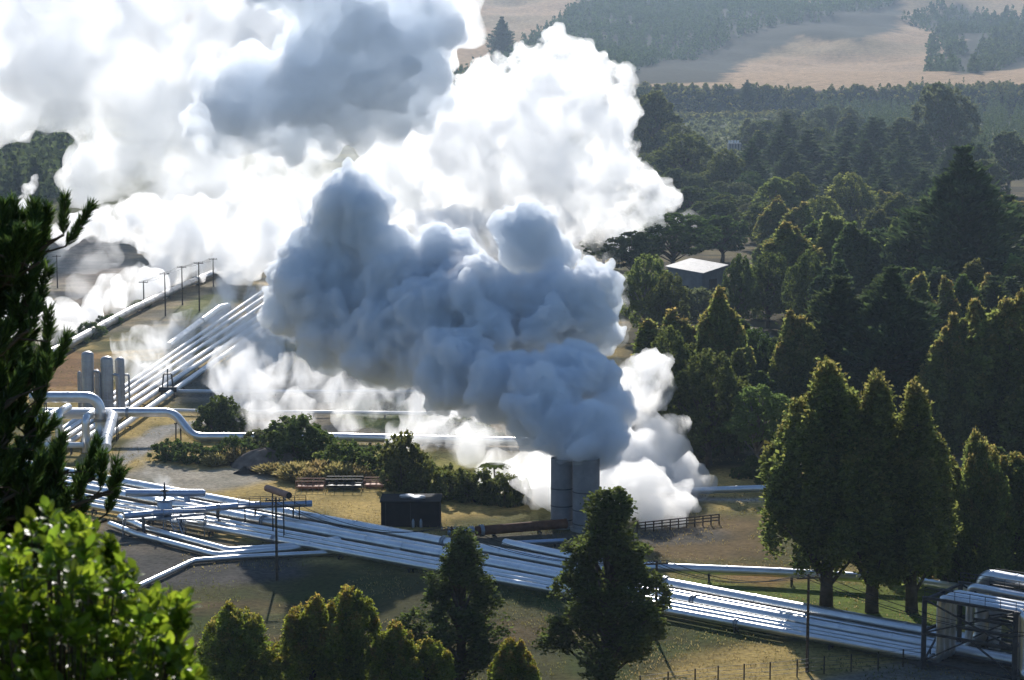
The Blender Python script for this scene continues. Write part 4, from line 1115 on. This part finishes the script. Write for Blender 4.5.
def cooling_box():
    a, b = at(381, 527), at(440, 527); c = (a + b) / 2; w = (b - a).length; dp = 5.0; h = 3.3
    o = Vector((c.x, c.y + dp / 2, c.z)); t = empty('equipment_box', o, 'black rectangular equipment box with pale roof vents beside the bundle', 'equipment box')
    MB().box(o + Z * (h / 2 - .1), (w, dp, h)).build('body', M['black'], t)
    MB().box(o + Z * (h - .02), (w + .3, dp + .3, .16)).build('roof', M['black'], t)
    for x, y in ((-.6, .4), (.9, -.4)):
        MB().tube([o + Vector((x, y, h + .05)), o + Vector((x, y, h + .28)), o + Vector((x, y, h + .36))], [.95, .95, .5], 18).build('roof_vent', M['galv'], t, 40)
    for x in (.35, 1.35):
        MB().tube([o + Vector((x, -dp / 2 - .22, 0)), o + Vector((x, -dp / 2 - .22, .75)), o + Vector((x, -dp / 2 - .22, 1.1))], [.2, .2, .06], 10).build('pressure_bottle', M['galv'], t, 50)
    for x in (-w / 2 + .6, 0.0): MB().box(o + Vector((x, -dp / 2 - .02, h * .5)), (.06, .05, h * .9)).build('panel_seam', M['steel'], t)
cooling_box()

def shed():
    # a low-pitched shed seen from its near corner
    corner = at(702, 312); d = corner.y; k = d / FPX
    g = corner.z; top = at_d(702, 273, d).z
    A = Vector((corner.x, corner.y, g))
    u = Vector((-math.cos(R(38)), math.sin(R(38)), 0)); v = Vector((math.cos(R(52)), math.sin(R(52)), 0))
    u = Vector((-.80, .60, 0)); v = Vector((.60, .80, 0))
    L1, L2 = 10.5, 11.5; H = top - g
    t = empty('shed', A, 'grey shed with a pale flat iron roof among the dark trees', 'shed')
    m = MB(); c = A + u * L1 / 2 + v * L2 / 2; rot = Matrix((u.to_tuple(), v.to_tuple(), (0, 0, 1))).transposed()
    sl = .105
    def q(a, b, z): return A + u * a + v * b + Z * (H + z + sl * (a + b))
    C4 = [(0, 0), (L1, 0), (L1, L2), (0, L2)]
    m.add([A + u * a + v * b - Z * .2 for a, b in C4] + [q(a, b, -.02) for a, b in C4], [(3, 2, 1, 0), (4, 5, 6, 7), (0, 1, 5, 4), (1, 2, 6, 5), (2, 3, 7, 6), (3, 0, 4, 7)]).build('wall', M['shedwall'], t)
    rf = MB(); e = .5; ridge = 0
    P = [q(-e, -e, 0), q(L1 + e, -e, 0), q(L1 + e, L2 / 2, ridge), q(-e, L2 / 2, ridge), q(L1 + e, L2 + e, 0), q(-e, L2 + e, 0)]
    P += [p + Z * .14 for p in P]
    rf.add(P, [(0, 1, 2, 3), (3, 2, 4, 5), (6, 9, 8, 7), (9, 11, 10, 8), (0, 6, 7, 1), (1, 7, 8, 2), (2, 8, 10, 4), (4, 10, 11, 5), (5, 11, 9, 3), (3, 9, 6, 0)])
    ro = rf.build('roof', M['roof'], t)
    rr = MB()
    for i in range(24): 
        f = -e + (L1 + 2 * e) * (i + .5) / 24
        rr.bar(q(f, -e, .16), q(f, L2 / 2, ridge + .16), .06, .05); rr.bar(q(f, L2 / 2, ridge + .16), q(f, L2 + e, .16), .06, .05)
    r2 = rr.build('roof_ribs', M['roof'], t)
    MB().box(A + v * (L2 * .45) - u * .06 + Z * (H * .42), (.12, 3.6, H * .78), rot).build('door', M['steel'], t)
    MB().box(A + u * (L1 * .5) - v * .06 + Z * (H * .6), (2.2, .12, 1.0), rot).build('window', M['glass_dark'], t)
shed()

def tank():
    a, b = at_d(563, 243, 760), at_d(585, 240, 775); g = tz(a.x, a.y)
    t = empty('cylindrical_tank', Vector((a.x, a.y, g)), 'pale horizontal cylindrical tank left of the dark round trees', 'tank')
    u = (b - a).normalized(); MB().tube([a - u * .8, a, b, b + u * .8], [.9, 1.9, 1.9, .9], 20).build('shell', M['alu_old'], t, 40)
    for k in (.2, .8): p = a.lerp(b, k); MB().box(Vector((p.x, p.y, (g + p.z) / 2 - .6)), (2.4, 1.0, max(.4, p.z - g))).build('saddle', M['concrete'], t)
tank()

def cooling_tower():
    b = at(737, 156); d = b.y; k = d / FPX; t = empty('cooling_tower', b, 'small distant pale ribbed cooling tower in the far valley', 'cooling tower')
    w, h, dp = 17 * k, 14 * k, 8.0
    MB().box(b + Vector((0, dp / 2, h * .45)), (w, dp, h * .9)).build('casing', M['roof'], t)
    for i in range(6):
        x = -w / 2 + w * (i + .5) / 6
        MB().tube([b + Vector((x, dp / 2, h * .9)), b + Vector((x, dp / 2, h * 1.1))], w / 15, 12).build('fan_stack', M['white'], t, 50)
        MB().box(b + Vector((x, -.15, h * .42)), (w / 22, .3, h * .84)).build('rib', M['shedwall'], t)
cooling_tower()
pipe('thin pale pipe slanting down to the distant cooling tower, upper one', zline([(700, 140), (716, 148), (728, 154)], 13.0), .6, 'white', None, (), bands=0)

# wooden railing fence, wire fence
def wood_fence():
    a, b = at(637, 533), at(719, 524); n = 11
    t = empty('wooden_fence', a, 'dark two-rail wooden fence right of the tall dark tree', 'fence')
    for i in range(n):
        p = a.lerp(b, i / (n - 1)); p.z = tz(p.x, p.y); MB().bar(p - Z * .2, p + Z * 1.35, .16).build('post', M['wood'], t)
    u = (b - a).normalized(); s = Vector((u.y, -u.x, 0)) * .12
    for h in (.55, .95, 1.3): MB().bar(a + Z * h + s, b + Z * h + s, .06, .14).build('rail', M['wood'], t)
wood_fence()
def wire_fence():
    P = [(640, 694), (668, 690), (695, 687), (718, 684), (744, 682), (770, 680), (797, 677), (824, 674), (851, 672), (878, 669.5), (903, 667), (930, 664)]
    W = [at(*p) for p in P]; t = empty('wire_fence', W[0], 'post and wire fence along the lower right field edge', 'fence')
    for p in W: MB().bar(p - Z * .2, p + Z * 1.75, .13).build('post', M['wood'], t)
    m = MB()
    for h in (.45, .85, 1.25, 1.65):
        for p, q in zip(W, W[1:]): m.bar(p + Z * h, q + Z * h, .03)
    m.build('wire', M['steel'], t)
wire_fence()

# power poles and the lines between them
POLE = {}
def power_pole(key, label, px, yb, yt, arms=1, w=.14, rot=.2, group=None):
    b = at(px, yb); h = at_d(px, yt, b.y).z - b.z
    t = empty('power_pole', b, label, 'power pole', group)
    MB().tube([b - Z * .3, b + Z * h], [w * 1.25, w * .8], 10).build('pole', M['bark'], t, 60)
    u = Vector((math.cos(rot), math.sin(rot), 0)); tips = []
    for k in range(arms):
        z = h - .35 - k * 1.0
        MB().bar(b + Z * z - u * 1.2 + Vector((0, -.16, 0)), b + Z * z + u * 1.2 + Vector((0, -.16, 0)), .12, .16).build('crossarm', M['wood'], t)
        for s in (-1.05, -.4, .4, 1.05):
            p = b + Z * (z + .08) + u * s + Vector((0, -.16, 0))
            MB().tube([p, p + Z * .12, p + Z * .26], [.07, .09, .04], 8).build('insulator', M['concrete'], t, 60)
            if k == 0: tips.append(p + Z * .26)
    POLE[key] = tips; return t
power_pole('a', 'dark wooden power pole in the shaded field at left, below the rusty drum', 277, 581, 497, 1)
power_pole('b', 'power pole rising behind the top of the dark ragged tree', 452, 602, 526, 1)
power_pole('c', 'power pole right behind the tall dark tree before the stacks', 656, 640, 560, 1)
power_pole('d', 'tall power pole at lower right in front of the main bundle', 807, 672, 574, 1)
for i, (k, px, yb, yt) in enumerate([('e', 144, 309, 281), ('f', 165.5, 316, 272.5), ('g', 182.5, 305, 266), ('h', 199.5, 311, 262), ('i', 213.5, 287, 258)]):
    power_pole(k, 'far power pole beside the long pale pipeline, ' + ['leftmost of five', 'second of five from the left', 'middle of five', 'second of five from the right', 'rightmost of five'][i],
               px, yb, yt, 1, .16, .2, 'far power poles beside the pale pipeline')
power_pole('j', 'lone thin pole on the bare ground at far left', 57.5, 288, 255, 1, .16)
def span(label, A, B, sag, ids=(0, 1, 3)):
    t = empty('power_line', A[0], label, 'power line'); m = MB()
    for i in ids:
        a, b = A[i], B[i]
        m.tube([a.lerp(b, k / 16) - Z * (4 * sag * (k / 16) * (1 - k / 16)) for k in range(17)], .035, 5)
    m.build('cable', M['cable'], t)
off = Vector((-60, 25, 2))
span('sagging black cables from the left pole to the pole behind the dark ragged tree', POLE['a'], POLE['b'], 2.0)
span('sagging black cables between the poles behind the two dark trees', POLE['b'], POLE['c'], 1.6)
span('sagging cables between the tall dark tree and the lower right pole', POLE['c'], POLE['d'], 1.4)
e = at_z(1060, 640, 6.0); span('sagging cables from the lower right pole past the lattice frame', POLE['d'], [e + Vector((k * .5, k * .3, 0)) for k in range(4)], 1.2)
span('thin cables between the two left far poles', POLE['e'], POLE['f'], .5); span('thin cables between the middle far poles', POLE['f'], POLE['g'], .4)
span('thin cables between the middle far pole and the next on the right', POLE['g'], POLE['h'], .4); span('thin cables between the two right far poles', POLE['h'], POLE['i'], .4)

# dirt mound, dark spoil heap, rusty frames, small things
def heap(name, label, px, yb, wpx, hpx, mat, seed, cat):
    b = at(px, yb); k = b.y / FPX; w = wpx * k; h = hpx * k * 1.0; t_n = 28; V = []; F = []
    for j in range(10):
        f = j / 9
        for i in range(t_n):
            th = i * 2 * math.pi / t_n; r = w / 2 * (1 - f) * (1 + .25 * noise.noise((math.cos(th) * 1.3 + seed, math.sin(th) * 1.3, f)))
            z = h * (1 - (1 - f) ** 1.7) * (1 + .25 * noise.noise((math.cos(th) + seed, math.sin(th), f * 2))) - .25 * (j == 0)
            V.append((b.x + r * math.cos(th), b.y + w * .3 + r * .6 * math.sin(th), b.z + z))
    for j in range(9):
        for i in range(t_n): F.append((j * t_n + i, j * t_n + (i + 1) % t_n, (j + 1) * t_n + (i + 1) % t_n, (j + 1) * t_n + i))
    F.append(tuple(range(9 * t_n, 10 * t_n)))
    tag(MB().add(V, F).build(name, M[mat], None, 180), label, cat)
M['spoil'] = simple('grey_brown_spoil', (.11, .09, .075), (.22, .18, .15), .9, .95, 0, .05, .8)
M['darkspoil'] = simple('dark_spoil', (.03, .028, .027), (.07, .065, .06), 1.5, .95, 0, .05, .8)
heap('gravel_mound', 'broad grey-brown gravel mound in front of the largest bush', 262, 470, 84, 18, 'spoil', 1, 'mound')
heap('spoil_heap', 'small dark spoil heap left of the dry tussocks', 245, 475, 26, 7, 'darkspoil', 2, 'mound')

def frames(name, label, px0, px1, yb, hpx, mat, n):
    a, b = at(px0, yb), at(px1, yb); k = a.y / FPX; h = hpx * k; dp = 2.2
    t = empty(name, a, label, 'steel rack')
    for i in range(n):
        p = a.lerp(b, i / (n - 1)); p.z = tz(p.x, p.y)
        MB().bar(p, p + Z * h, .1).build('post', M[mat], t); q = p + Vector((0, dp, 0)); MB().bar(q, q + Z * h, .1).build('post', M[mat], t)
    for y in (0, dp):
        for z in (h * .45, h): MB().bar(a + Vector((0, y, z)), b + Vector((0, y, z)), .1).build('rail', M[mat], t)
    MB().box((a + b) / 2 + Vector((0, dp / 2, h * .3)), ((b - a).length * .9, dp * .7, .25)).build('stacked_lengths', M[mat], t)
frames('pipe_rack', 'low dark steel rack of spare lengths on the grass left of the black box', 326, 362, 491, 12, 'steel', 5)
frames('rusty_rack', 'low rusty steel frames beside the dark rack', 296, 324, 491, 10, 'rustlight', 6)
frames('rusty_rack', 'low rusty frames between the dark rack and the hedge', 364, 388, 489, 9, 'rustlight', 5)

def sign_board():
    b = at(600, 388); t = empty('sign_board', b, 'pale leaning panel glimpsed in the steam right of the plume', 'panel')
    MB().box(b + Z * 2.6, (1.3, .2, 4.6), Matrix.Rotation(.15, 3, 'Y')).build('panel', M['white'], t)
    MB().bar(b + Vector((.3, .3, -.2)), b + Vector((.3, .3, 4)), .2).build('post', M['steel'], t)
sign_board()

# ------------------------------------------------------------------ steam and air
def vol_mat(name, dens, g, scale=0.0, lo=.4, hi=.6, color=(1, 1, 1), detail=5, step=1.0, stretch=1.0):
    m = bpy.data.materials.new(name); m.use_nodes = True; nt = m.node_tree; nt.nodes.clear()
    out = nt.nodes.new('ShaderNodeOutputMaterial'); v = nt.nodes.new('ShaderNodeVolumePrincipled')
    v.inputs['Color'].default_value = (*color, 1); v.inputs['Density'].default_value = dens; v.inputs['Anisotropy'].default_value = g
    nt.links.new(v.outputs[0], out.inputs['Volume'])
    if scale:
        n = noise_node(nt, scale, detail, .62); n.inputs['Distortion'].default_value = .6
        mp = nt.nodes.new('ShaderNodeMapping'); mp.inputs['Scale'].default_value = (1, 1, stretch)
        nt.links.new(n.inputs['Vector'].links[0].from_socket, mp.inputs['Vector']); nt.links.new(mp.outputs[0], n.inputs['Vector'])
        mr = nt.nodes.new('ShaderNodeMapRange'); mr.interpolation_type = 'SMOOTHSTEP'
        mr.inputs[1].default_value = lo; mr.inputs[2].default_value = hi; mr.inputs[4].default_value = dens
        nt.links.new(n.outputs['Fac'], mr.inputs[0]); nt.links.new(mr.outputs[0], v.inputs['Density'])
        m.cycles.volume_step_rate = step
    return m

def _ico(sub):
    bm = bmesh.new(); bmesh.ops.create_icosphere(bm, subdivisions=sub, radius=1)
    v = np.array([p.co[:] for p in bm.verts]); bm.verts.index_update()
    f = np.array([[q.index for q in p.verts] for p in bm.faces]); bm.free(); return v, f
ICO = {1: _ico(1), 2: _ico(2)}

def steam(name, label, d, spheres, mat, vox, bump, bscale, seed, kids=13, kids2=0, fringe=None, squash=1.0, depth=.7, kr=(.32, .55), ground=False):
    """billowing body: a union of puffs, remeshed to one skin and roughened with billow noise"""
    rg = np.random.default_rng(seed); A = []
    for s in spheres:
        px, py, rp = s[:3]; dd = d + (s[3] if len(s) > 3 else 0)
        if ground: dd = min(dd, at(px, py + rp * .55).y)
        dd += rg.normal() * rp * d / FPX * (.35 if len(s) < 4 else .1)
        c = np.array(at_d(px, py, dd)); r = rp * dd / FPX
        A.append((c, r, 2))
        for dr in rand_dirs(rg, kids):
            k = rg.uniform(*kr); ck = c + dr * r * (1.02 - k * .55); A.append((ck, r * k, 2 if r * k > vox * 4 else 1))
            for d3 in rand_dirs(rg, kids2):
                if d3.dot(dr) < 0: continue
                k3 = k * rg.uniform(.3, .5); A.append((ck + d3 * r * (k - k3 * .45), r * k3, 1))
    V, F, o = [], [], 0
    for c, r, sub in A:
        v, f = ICO[sub]; V.append(v * r * np.array([1, depth, squash]) + c); F.append(f + o); o += len(v)
    V = np.concatenate(V); F = np.concatenate(F)
    if ground: V[:, 2] = np.maximum(V[:, 2], terr(V[:, 0], V[:, 1]) - .3)
    c0 = V.mean(0); V = V - c0
    me = bpy.data.meshes.new(name); me.from_pydata(V.tolist(), [], F.tolist())
    ob = bpy.data.objects.new(name, me); COL.objects.link(ob); ob.location = c0
    md = ob.modifiers.new('skin', 'REMESH'); md.mode = 'VOXEL'; md.voxel_size = vox
    dg = bpy.context.evaluated_depsgraph_get()
    m2 = bpy.data.meshes.new_from_object(ob.evaluated_get(dg)); ob.modifiers.clear(); ob.data = m2
    n = len(m2.vertices); co = np.empty(n * 3, np.float32); no = np.empty(n * 3, np.float32)
    m2.vertices.foreach_get('co', co); m2.vertices.foreach_get('normal', no)
    co = co.reshape(-1, 3); no = no.reshape(-1, 3); off = Vector((seed * 7.1, 0, 0))
    t = np.array([noise.turbulence(Vector(p) / bscale + off, 4, True, amplitude_scale=.55, frequency_scale=2.1) for p in co])
    t2 = np.array([noise.turbulence(Vector(p) / (bscale * .3) + off, 3, True, amplitude_scale=.6, frequency_scale=2.1) for p in co])
    co = co + no * ((t - .55) * bump + (t2 - .5) * bump * .32)[:, None]
    m2.vertices.foreach_set('co', co.ravel().astype(np.float32)); m2.update()
    md = ob.modifiers.new('skin', 'REMESH'); md.mode = 'VOXEL'; md.voxel_size = vox * .85
    dg = bpy.context.evaluated_depsgraph_get(); dg.update()
    m2 = bpy.data.meshes.new_from_object(ob.evaluated_get(dg)); ob.modifiers.clear(); ob.data = m2
    # drop specks; a torn-off puff becomes a part of its own
    n = len(m2.vertices); co = np.empty(n * 3, np.float32); m2.vertices.foreach_get('co', co); co = co.reshape(-1, 3)
    ed = np.empty(len(m2.edges) * 2, np.int32); m2.edges.foreach_get('vertices', ed); ed = ed.reshape(-1, 2)
    lab = np.arange(n)
    while True:
        m = np.minimum(lab[ed[:, 0]], lab[ed[:, 1]]); new = lab.copy()
        np.minimum.at(new, ed[:, 0], m); np.minimum.at(new, ed[:, 1], m); new = new[new]; new = new[new]
        if (new == lab).all(): break
        lab = new
    ids, cnt = np.unique(lab, return_counts=True); order = ids[np.argsort(-cnt)]; size = dict(zip(ids.tolist(), cnt.tolist()))
    faces = np.array([list(p.vertices) for p in m2.polygons])
    def piece(i):
        k = np.nonzero(lab == i)[0]; idx = np.full(n, -1); idx[k] = np.arange(len(k)); f = faces[lab[faces[:, 0]] == i]
        me = bpy.data.meshes.new(name); me.from_pydata(co[k].tolist(), [], idx[f].tolist())
        me.polygons.foreach_set('use_smooth', np.ones(len(me.polygons), bool)); me.materials.append(mat); me.update(); return me
    ob.data = piece(order[0])
    for i in order[1:]:
        if size[int(i)] < 150: continue
        ch = bpy.data.objects.new('torn_puff', piece(i)); COL.objects.link(ch); ch.parent = ob
    if fringe:
        # a thin torn skirt of vapour round the dense body
        src = ob.data; n = len(src.vertices); co = np.empty(n * 3, np.float32); no = np.empty(n * 3, np.float32)
        src.vertices.foreach_get('co', co); src.vertices.foreach_get('normal', no); co = co.reshape(-1, 3); no = no.reshape(-1, 3)
        t = np.array([noise.noise(Vector(p) / (fringe[0] * 2.6) + off) for p in co])
        me = src.copy(); me.name = 'fringe'; me.vertices.foreach_set('co', (co + no * (fringe[0] * (.75 + 1.1 * t))[:, None]).ravel()); me.update()
        fo = bpy.data.objects.new('fringe', me); COL.objects.link(fo)
        md = fo.modifiers.new('skin', 'REMESH'); md.mode = 'VOXEL'; md.voxel_size = vox * 1.4
        dg = bpy.context.evaluated_depsgraph_get(); dg.update()
        m3 = bpy.data.meshes.new_from_object(fo.evaluated_get(dg)); fo.modifiers.clear(); fo.data = m3
        m3.polygons.foreach_set('use_smooth', np.ones(len(m3.polygons), bool)); m3.materials.clear(); m3.materials.append(fringe[1]); fo.parent = ob
    return tag(ob, label, 'steam')

V_DENSE = vol_mat('dense_steam', 1.5, .25, color=(.955, .974, .994))
V_FRINGE = vol_mat('steam_fringe', .17, .45, .38, .44, .72, detail=6, step=.5)
V_GREY = vol_mat('thick_steam', .30, .35, .06, .20, .55, color=(.945, .967, .992), detail=6, step=.5)
V_WHITE = vol_mat('bright_steam', .24, .55, .10, .36, .60, color=(.990, .993, .997), detail=7, step=.5)
V_VEIL = vol_mat('veil_steam', .13, .55, .036, .34, .60, color=(.982, .987, .994), detail=7, step=.8)
V_WISP = vol_mat('wispy_steam', .42, .6, .22, .43, .72, detail=8, step=.45, stretch=.55)
V_FIELD = vol_mat('field_steam', .5, .6, .10, .36, .66, color=(.985, .99, .996), detail=8, step=.45, stretch=.6)
V_BANK = vol_mat('steam_bank', .8, .6, .20, .36, .62, detail=8, step=.45, stretch=.7)
V_THIN = vol_mat('thin_steam', .06, .5, .10, .40, .65)

steam('steam_plume', 'dense blue-grey plume of steam billowing from the twin stacks to the upper left', 275,
      [(598, 436, 32, -17), (566, 432, 30, -15), (582, 446, 20, -18), (545, 405, 42, -10), (510, 388, 42, -6), (575, 375, 40, -4), (610, 415, 24, -10), (560, 318, 55, 8), (592, 300, 30, 8), (600, 280, 20, 8), (532, 248, 38, 14), (480, 312, 54, 8),
       (430, 335, 50, 8), (402, 288, 50, 14), (352, 222, 42, 18), (332, 282, 54, 18), (298, 308, 34, 18), (378, 345, 40, 10), (455, 372, 42, 0), (442, 272, 46, 14), (330, 330, 36, 14), (348, 190, 26, 18), (515, 225, 22, 14)],
      V_DENSE, .29, 1.8, 3.4, 3, 15, 4, fringe=(1.1, V_FRINGE))
steam('steam_cloud', 'large blue-grey shaded cloud of steam at the top centre left', 560,
      [(380, 60, 60), (310, 88, 60), (262, 96, 46), (230, 85, 36), (330, 50, 56), (420, 42, 42), (240, 112, 44), (345, 28, 52), (282, 122, 40), (430, 20, 36), (420, 96, 34), (205, 122, 28), (370, 110, 40), (300, -50, 60), (400, -50, 54)], V_GREY, 1.1, 7, 11, 5, 14, 3)
steam('steam_cloud', 'brilliant white cloud of steam with crisp right edge before the dark far hillside', 640,
      [(560, 92, 56), (602, 112, 38), (520, 130, 62), (470, 150, 56), (585, 172, 50), (640, 190, 30), (668, 200, 18), (540, 200, 52), (560, 55, 26), (480, 95, 32), (590, 65, 24), (440, 110, 30), (640, 215, 26), (600, 222, 30), (618, 150, 24), (500, 70, 20)],
      V_WHITE, .85, 6.5, 9, 7, 14, 6)
steam('steam_cloud', 'vast bright white veil of steam filling the upper left corner', 850,
      [(0, 60, 75), (60, 55, 80), (130, 55, 85), (210, 45, 85), (300, 30, 80), (120, 140, 58), (180, 185, 55), (250, 190, 62), (310, 210, 62), (380, 200, 58), (440, 190, 60), (80, -5, 70), (250, -5, 70), (430, -10, 55), (400, 130, 60), (10, 110, 42), (95, 170, 34), (220, 230, 36), (500, 215, 45), (400, 20, 60)],
      V_VEIL, 2.6, 18, 32, 8, depth=.5)
steam('steam_cloud', 'white puff of steam against the dark trees right of the plume', 300,
      [(640, 376, 28), (622, 394, 26), (656, 366, 20), (604, 400, 28), (668, 380, 14), (630, 410, 22), (660, 392, 18)], V_BANK, .5, 3, 4.5, 9)
steam('steam_cloud', 'white steam rolling along the ground right of and behind the twin stacks', 292,
      [(652, 450, 38), (684, 482, 24), (622, 466, 44), (690, 505, 16), (644, 496, 36), (602, 482, 40), (556, 488, 36), (660, 515, 22), (525, 478, 32), (670, 435, 20), (640, 430, 26), (698, 490, 18), (670, 505, 28), (620, 500, 36), (575, 470, 34), (690, 482, 20), (664, 470, 30)], V_BANK, .5, 3, 4.5, 10, ground=True)
steam('steam_cloud', 'low drifting white steam between the hedge and the dense plume', 350,
      [(276, 400, 34), (330, 394, 32), (300, 375, 28), (385, 402, 26), (430, 418, 32), (478, 446, 34), (512, 466, 32), (248, 395, 34), (404, 440, 24), (455, 405, 28), (360, 420, 22), (260, 420, 26), (240, 375, 34), (290, 420, 28), (350, 390, 32), (420, 440, 26), (500, 480, 28), (520, 450, 30), (540, 485, 26), (400, 380, 30), (446, 430, 30)], V_WISP, .6, 3.5, 6, 11, ground=True)
steam('steam_cloud', 'white steam pouring over the vessels and diagonal pipes of the left plant', 400,
      [(150, 345, 24), (136, 372, 22), (154, 378, 20), (190, 348, 22), (176, 326, 18), (212, 362, 22), (236, 378, 30), (120, 345, 16), (225, 335, 26), (140, 395, 14), (165, 360, 26), (205, 330, 24), (250, 350, 34), (240, 300, 34), (270, 330, 34)], V_WISP, .6, 3.5, 6, 12, ground=True)
steam('steam_cloud', 'bright low steam lying over the far left field', 600,
      [(10, 340, 24), (48, 334, 22), (40, 306, 16), (92, 312, 20), (130, 298, 20), (162, 278, 20), (188, 258, 22), (216, 242, 24), (150, 248, 14), (110, 226, 16), (-15, 315, 24), (30, 280, 16), (240, 262, 28), (80, 222, 14), (-20, 350, 30), (20, 318, 30), (66, 318, 24), (110, 300, 24), (145, 285, 24), (175, 262, 26), (205, 240, 28), (60, 232, 16), (130, 232, 20), (160, 240, 24), (235, 240, 30), (100, 222, 24), (140, 215, 26), (200, 220, 30), (260, 225, 34), (70, 228, 18), (180, 235, 26), (-10, 300, 24), (20, 260, 14), (460, 238, 30), (500, 240, 28), (420, 240, 30), (540, 232, 24), (380, 250, 34), (330, 258, 34), (295, 262, 30), (560, 226, 16), (270, 240, 30)], V_FIELD, 1.0, 5, 9, 13, ground=True)
steam('steam_cloud', 'thin steam veiling the grey-green tree beside the cylindrical tank', 700,
      [(600, 232, 26), (632, 246, 18), (648, 262, 14), (580, 226, 20), (690, 222, 14), (660, 225, 14)], V_THIN, 1.2, 6, 9, 14)
steam('steam_wisp', 'small steam wisp rising beside the bright lime tree', 1000, [(764, 186, 9), (760, 196, 8), (736, 212, 8), (740, 222, 9), (768, 176, 6)], V_THIN, 1.0, 4, 7, 15)
steam('steam_wisp', 'small white wisp curling above the valve platform', 270, [(160, 478, 10), (150, 470, 8), (172, 482, 8), (145, 458, 7), (180, 484, 5)], V_WISP, .35, 1.5, 2.5, 16)
steam('steam_wisp', 'pale wisp rising before the dark forest at the left edge', 850, [(24, 200, 8), (28, 190, 8), (34, 180, 6), (20, 212, 8)], V_FIELD, .9, 4, 6, 17)

steam('steam_cloud', 'faint steam drifting over the bare pinkish ground at far left', 640, [(70, 262, 22), (100, 252, 24), (120, 275, 20), (85, 290, 20), (60, 296, 16)], V_THIN, 1.2, 5, 8, 18, ground=True)

def haze():
    m = bpy.data.materials.new('haze'); m.use_nodes = True; nt = m.node_tree; nt.nodes.clear()
    out = nt.nodes.new('ShaderNodeOutputMaterial'); v = nt.nodes.new('ShaderNodeVolumePrincipled')
    v.inputs['Color'].default_value = (.62, .79, 1, 1); v.inputs['Density'].default_value = .00007; v.inputs['Anisotropy'].default_value = .3
    nt.links.new(v.outputs[0], out.inputs['Volume'])
    b = MB().box((0, 4300, 324), (10100, 9480, 652)).build('haze', m)
    tag(b, 'pale blue air between the viewer and the far hills', 'haze', kind='stuff')
haze()
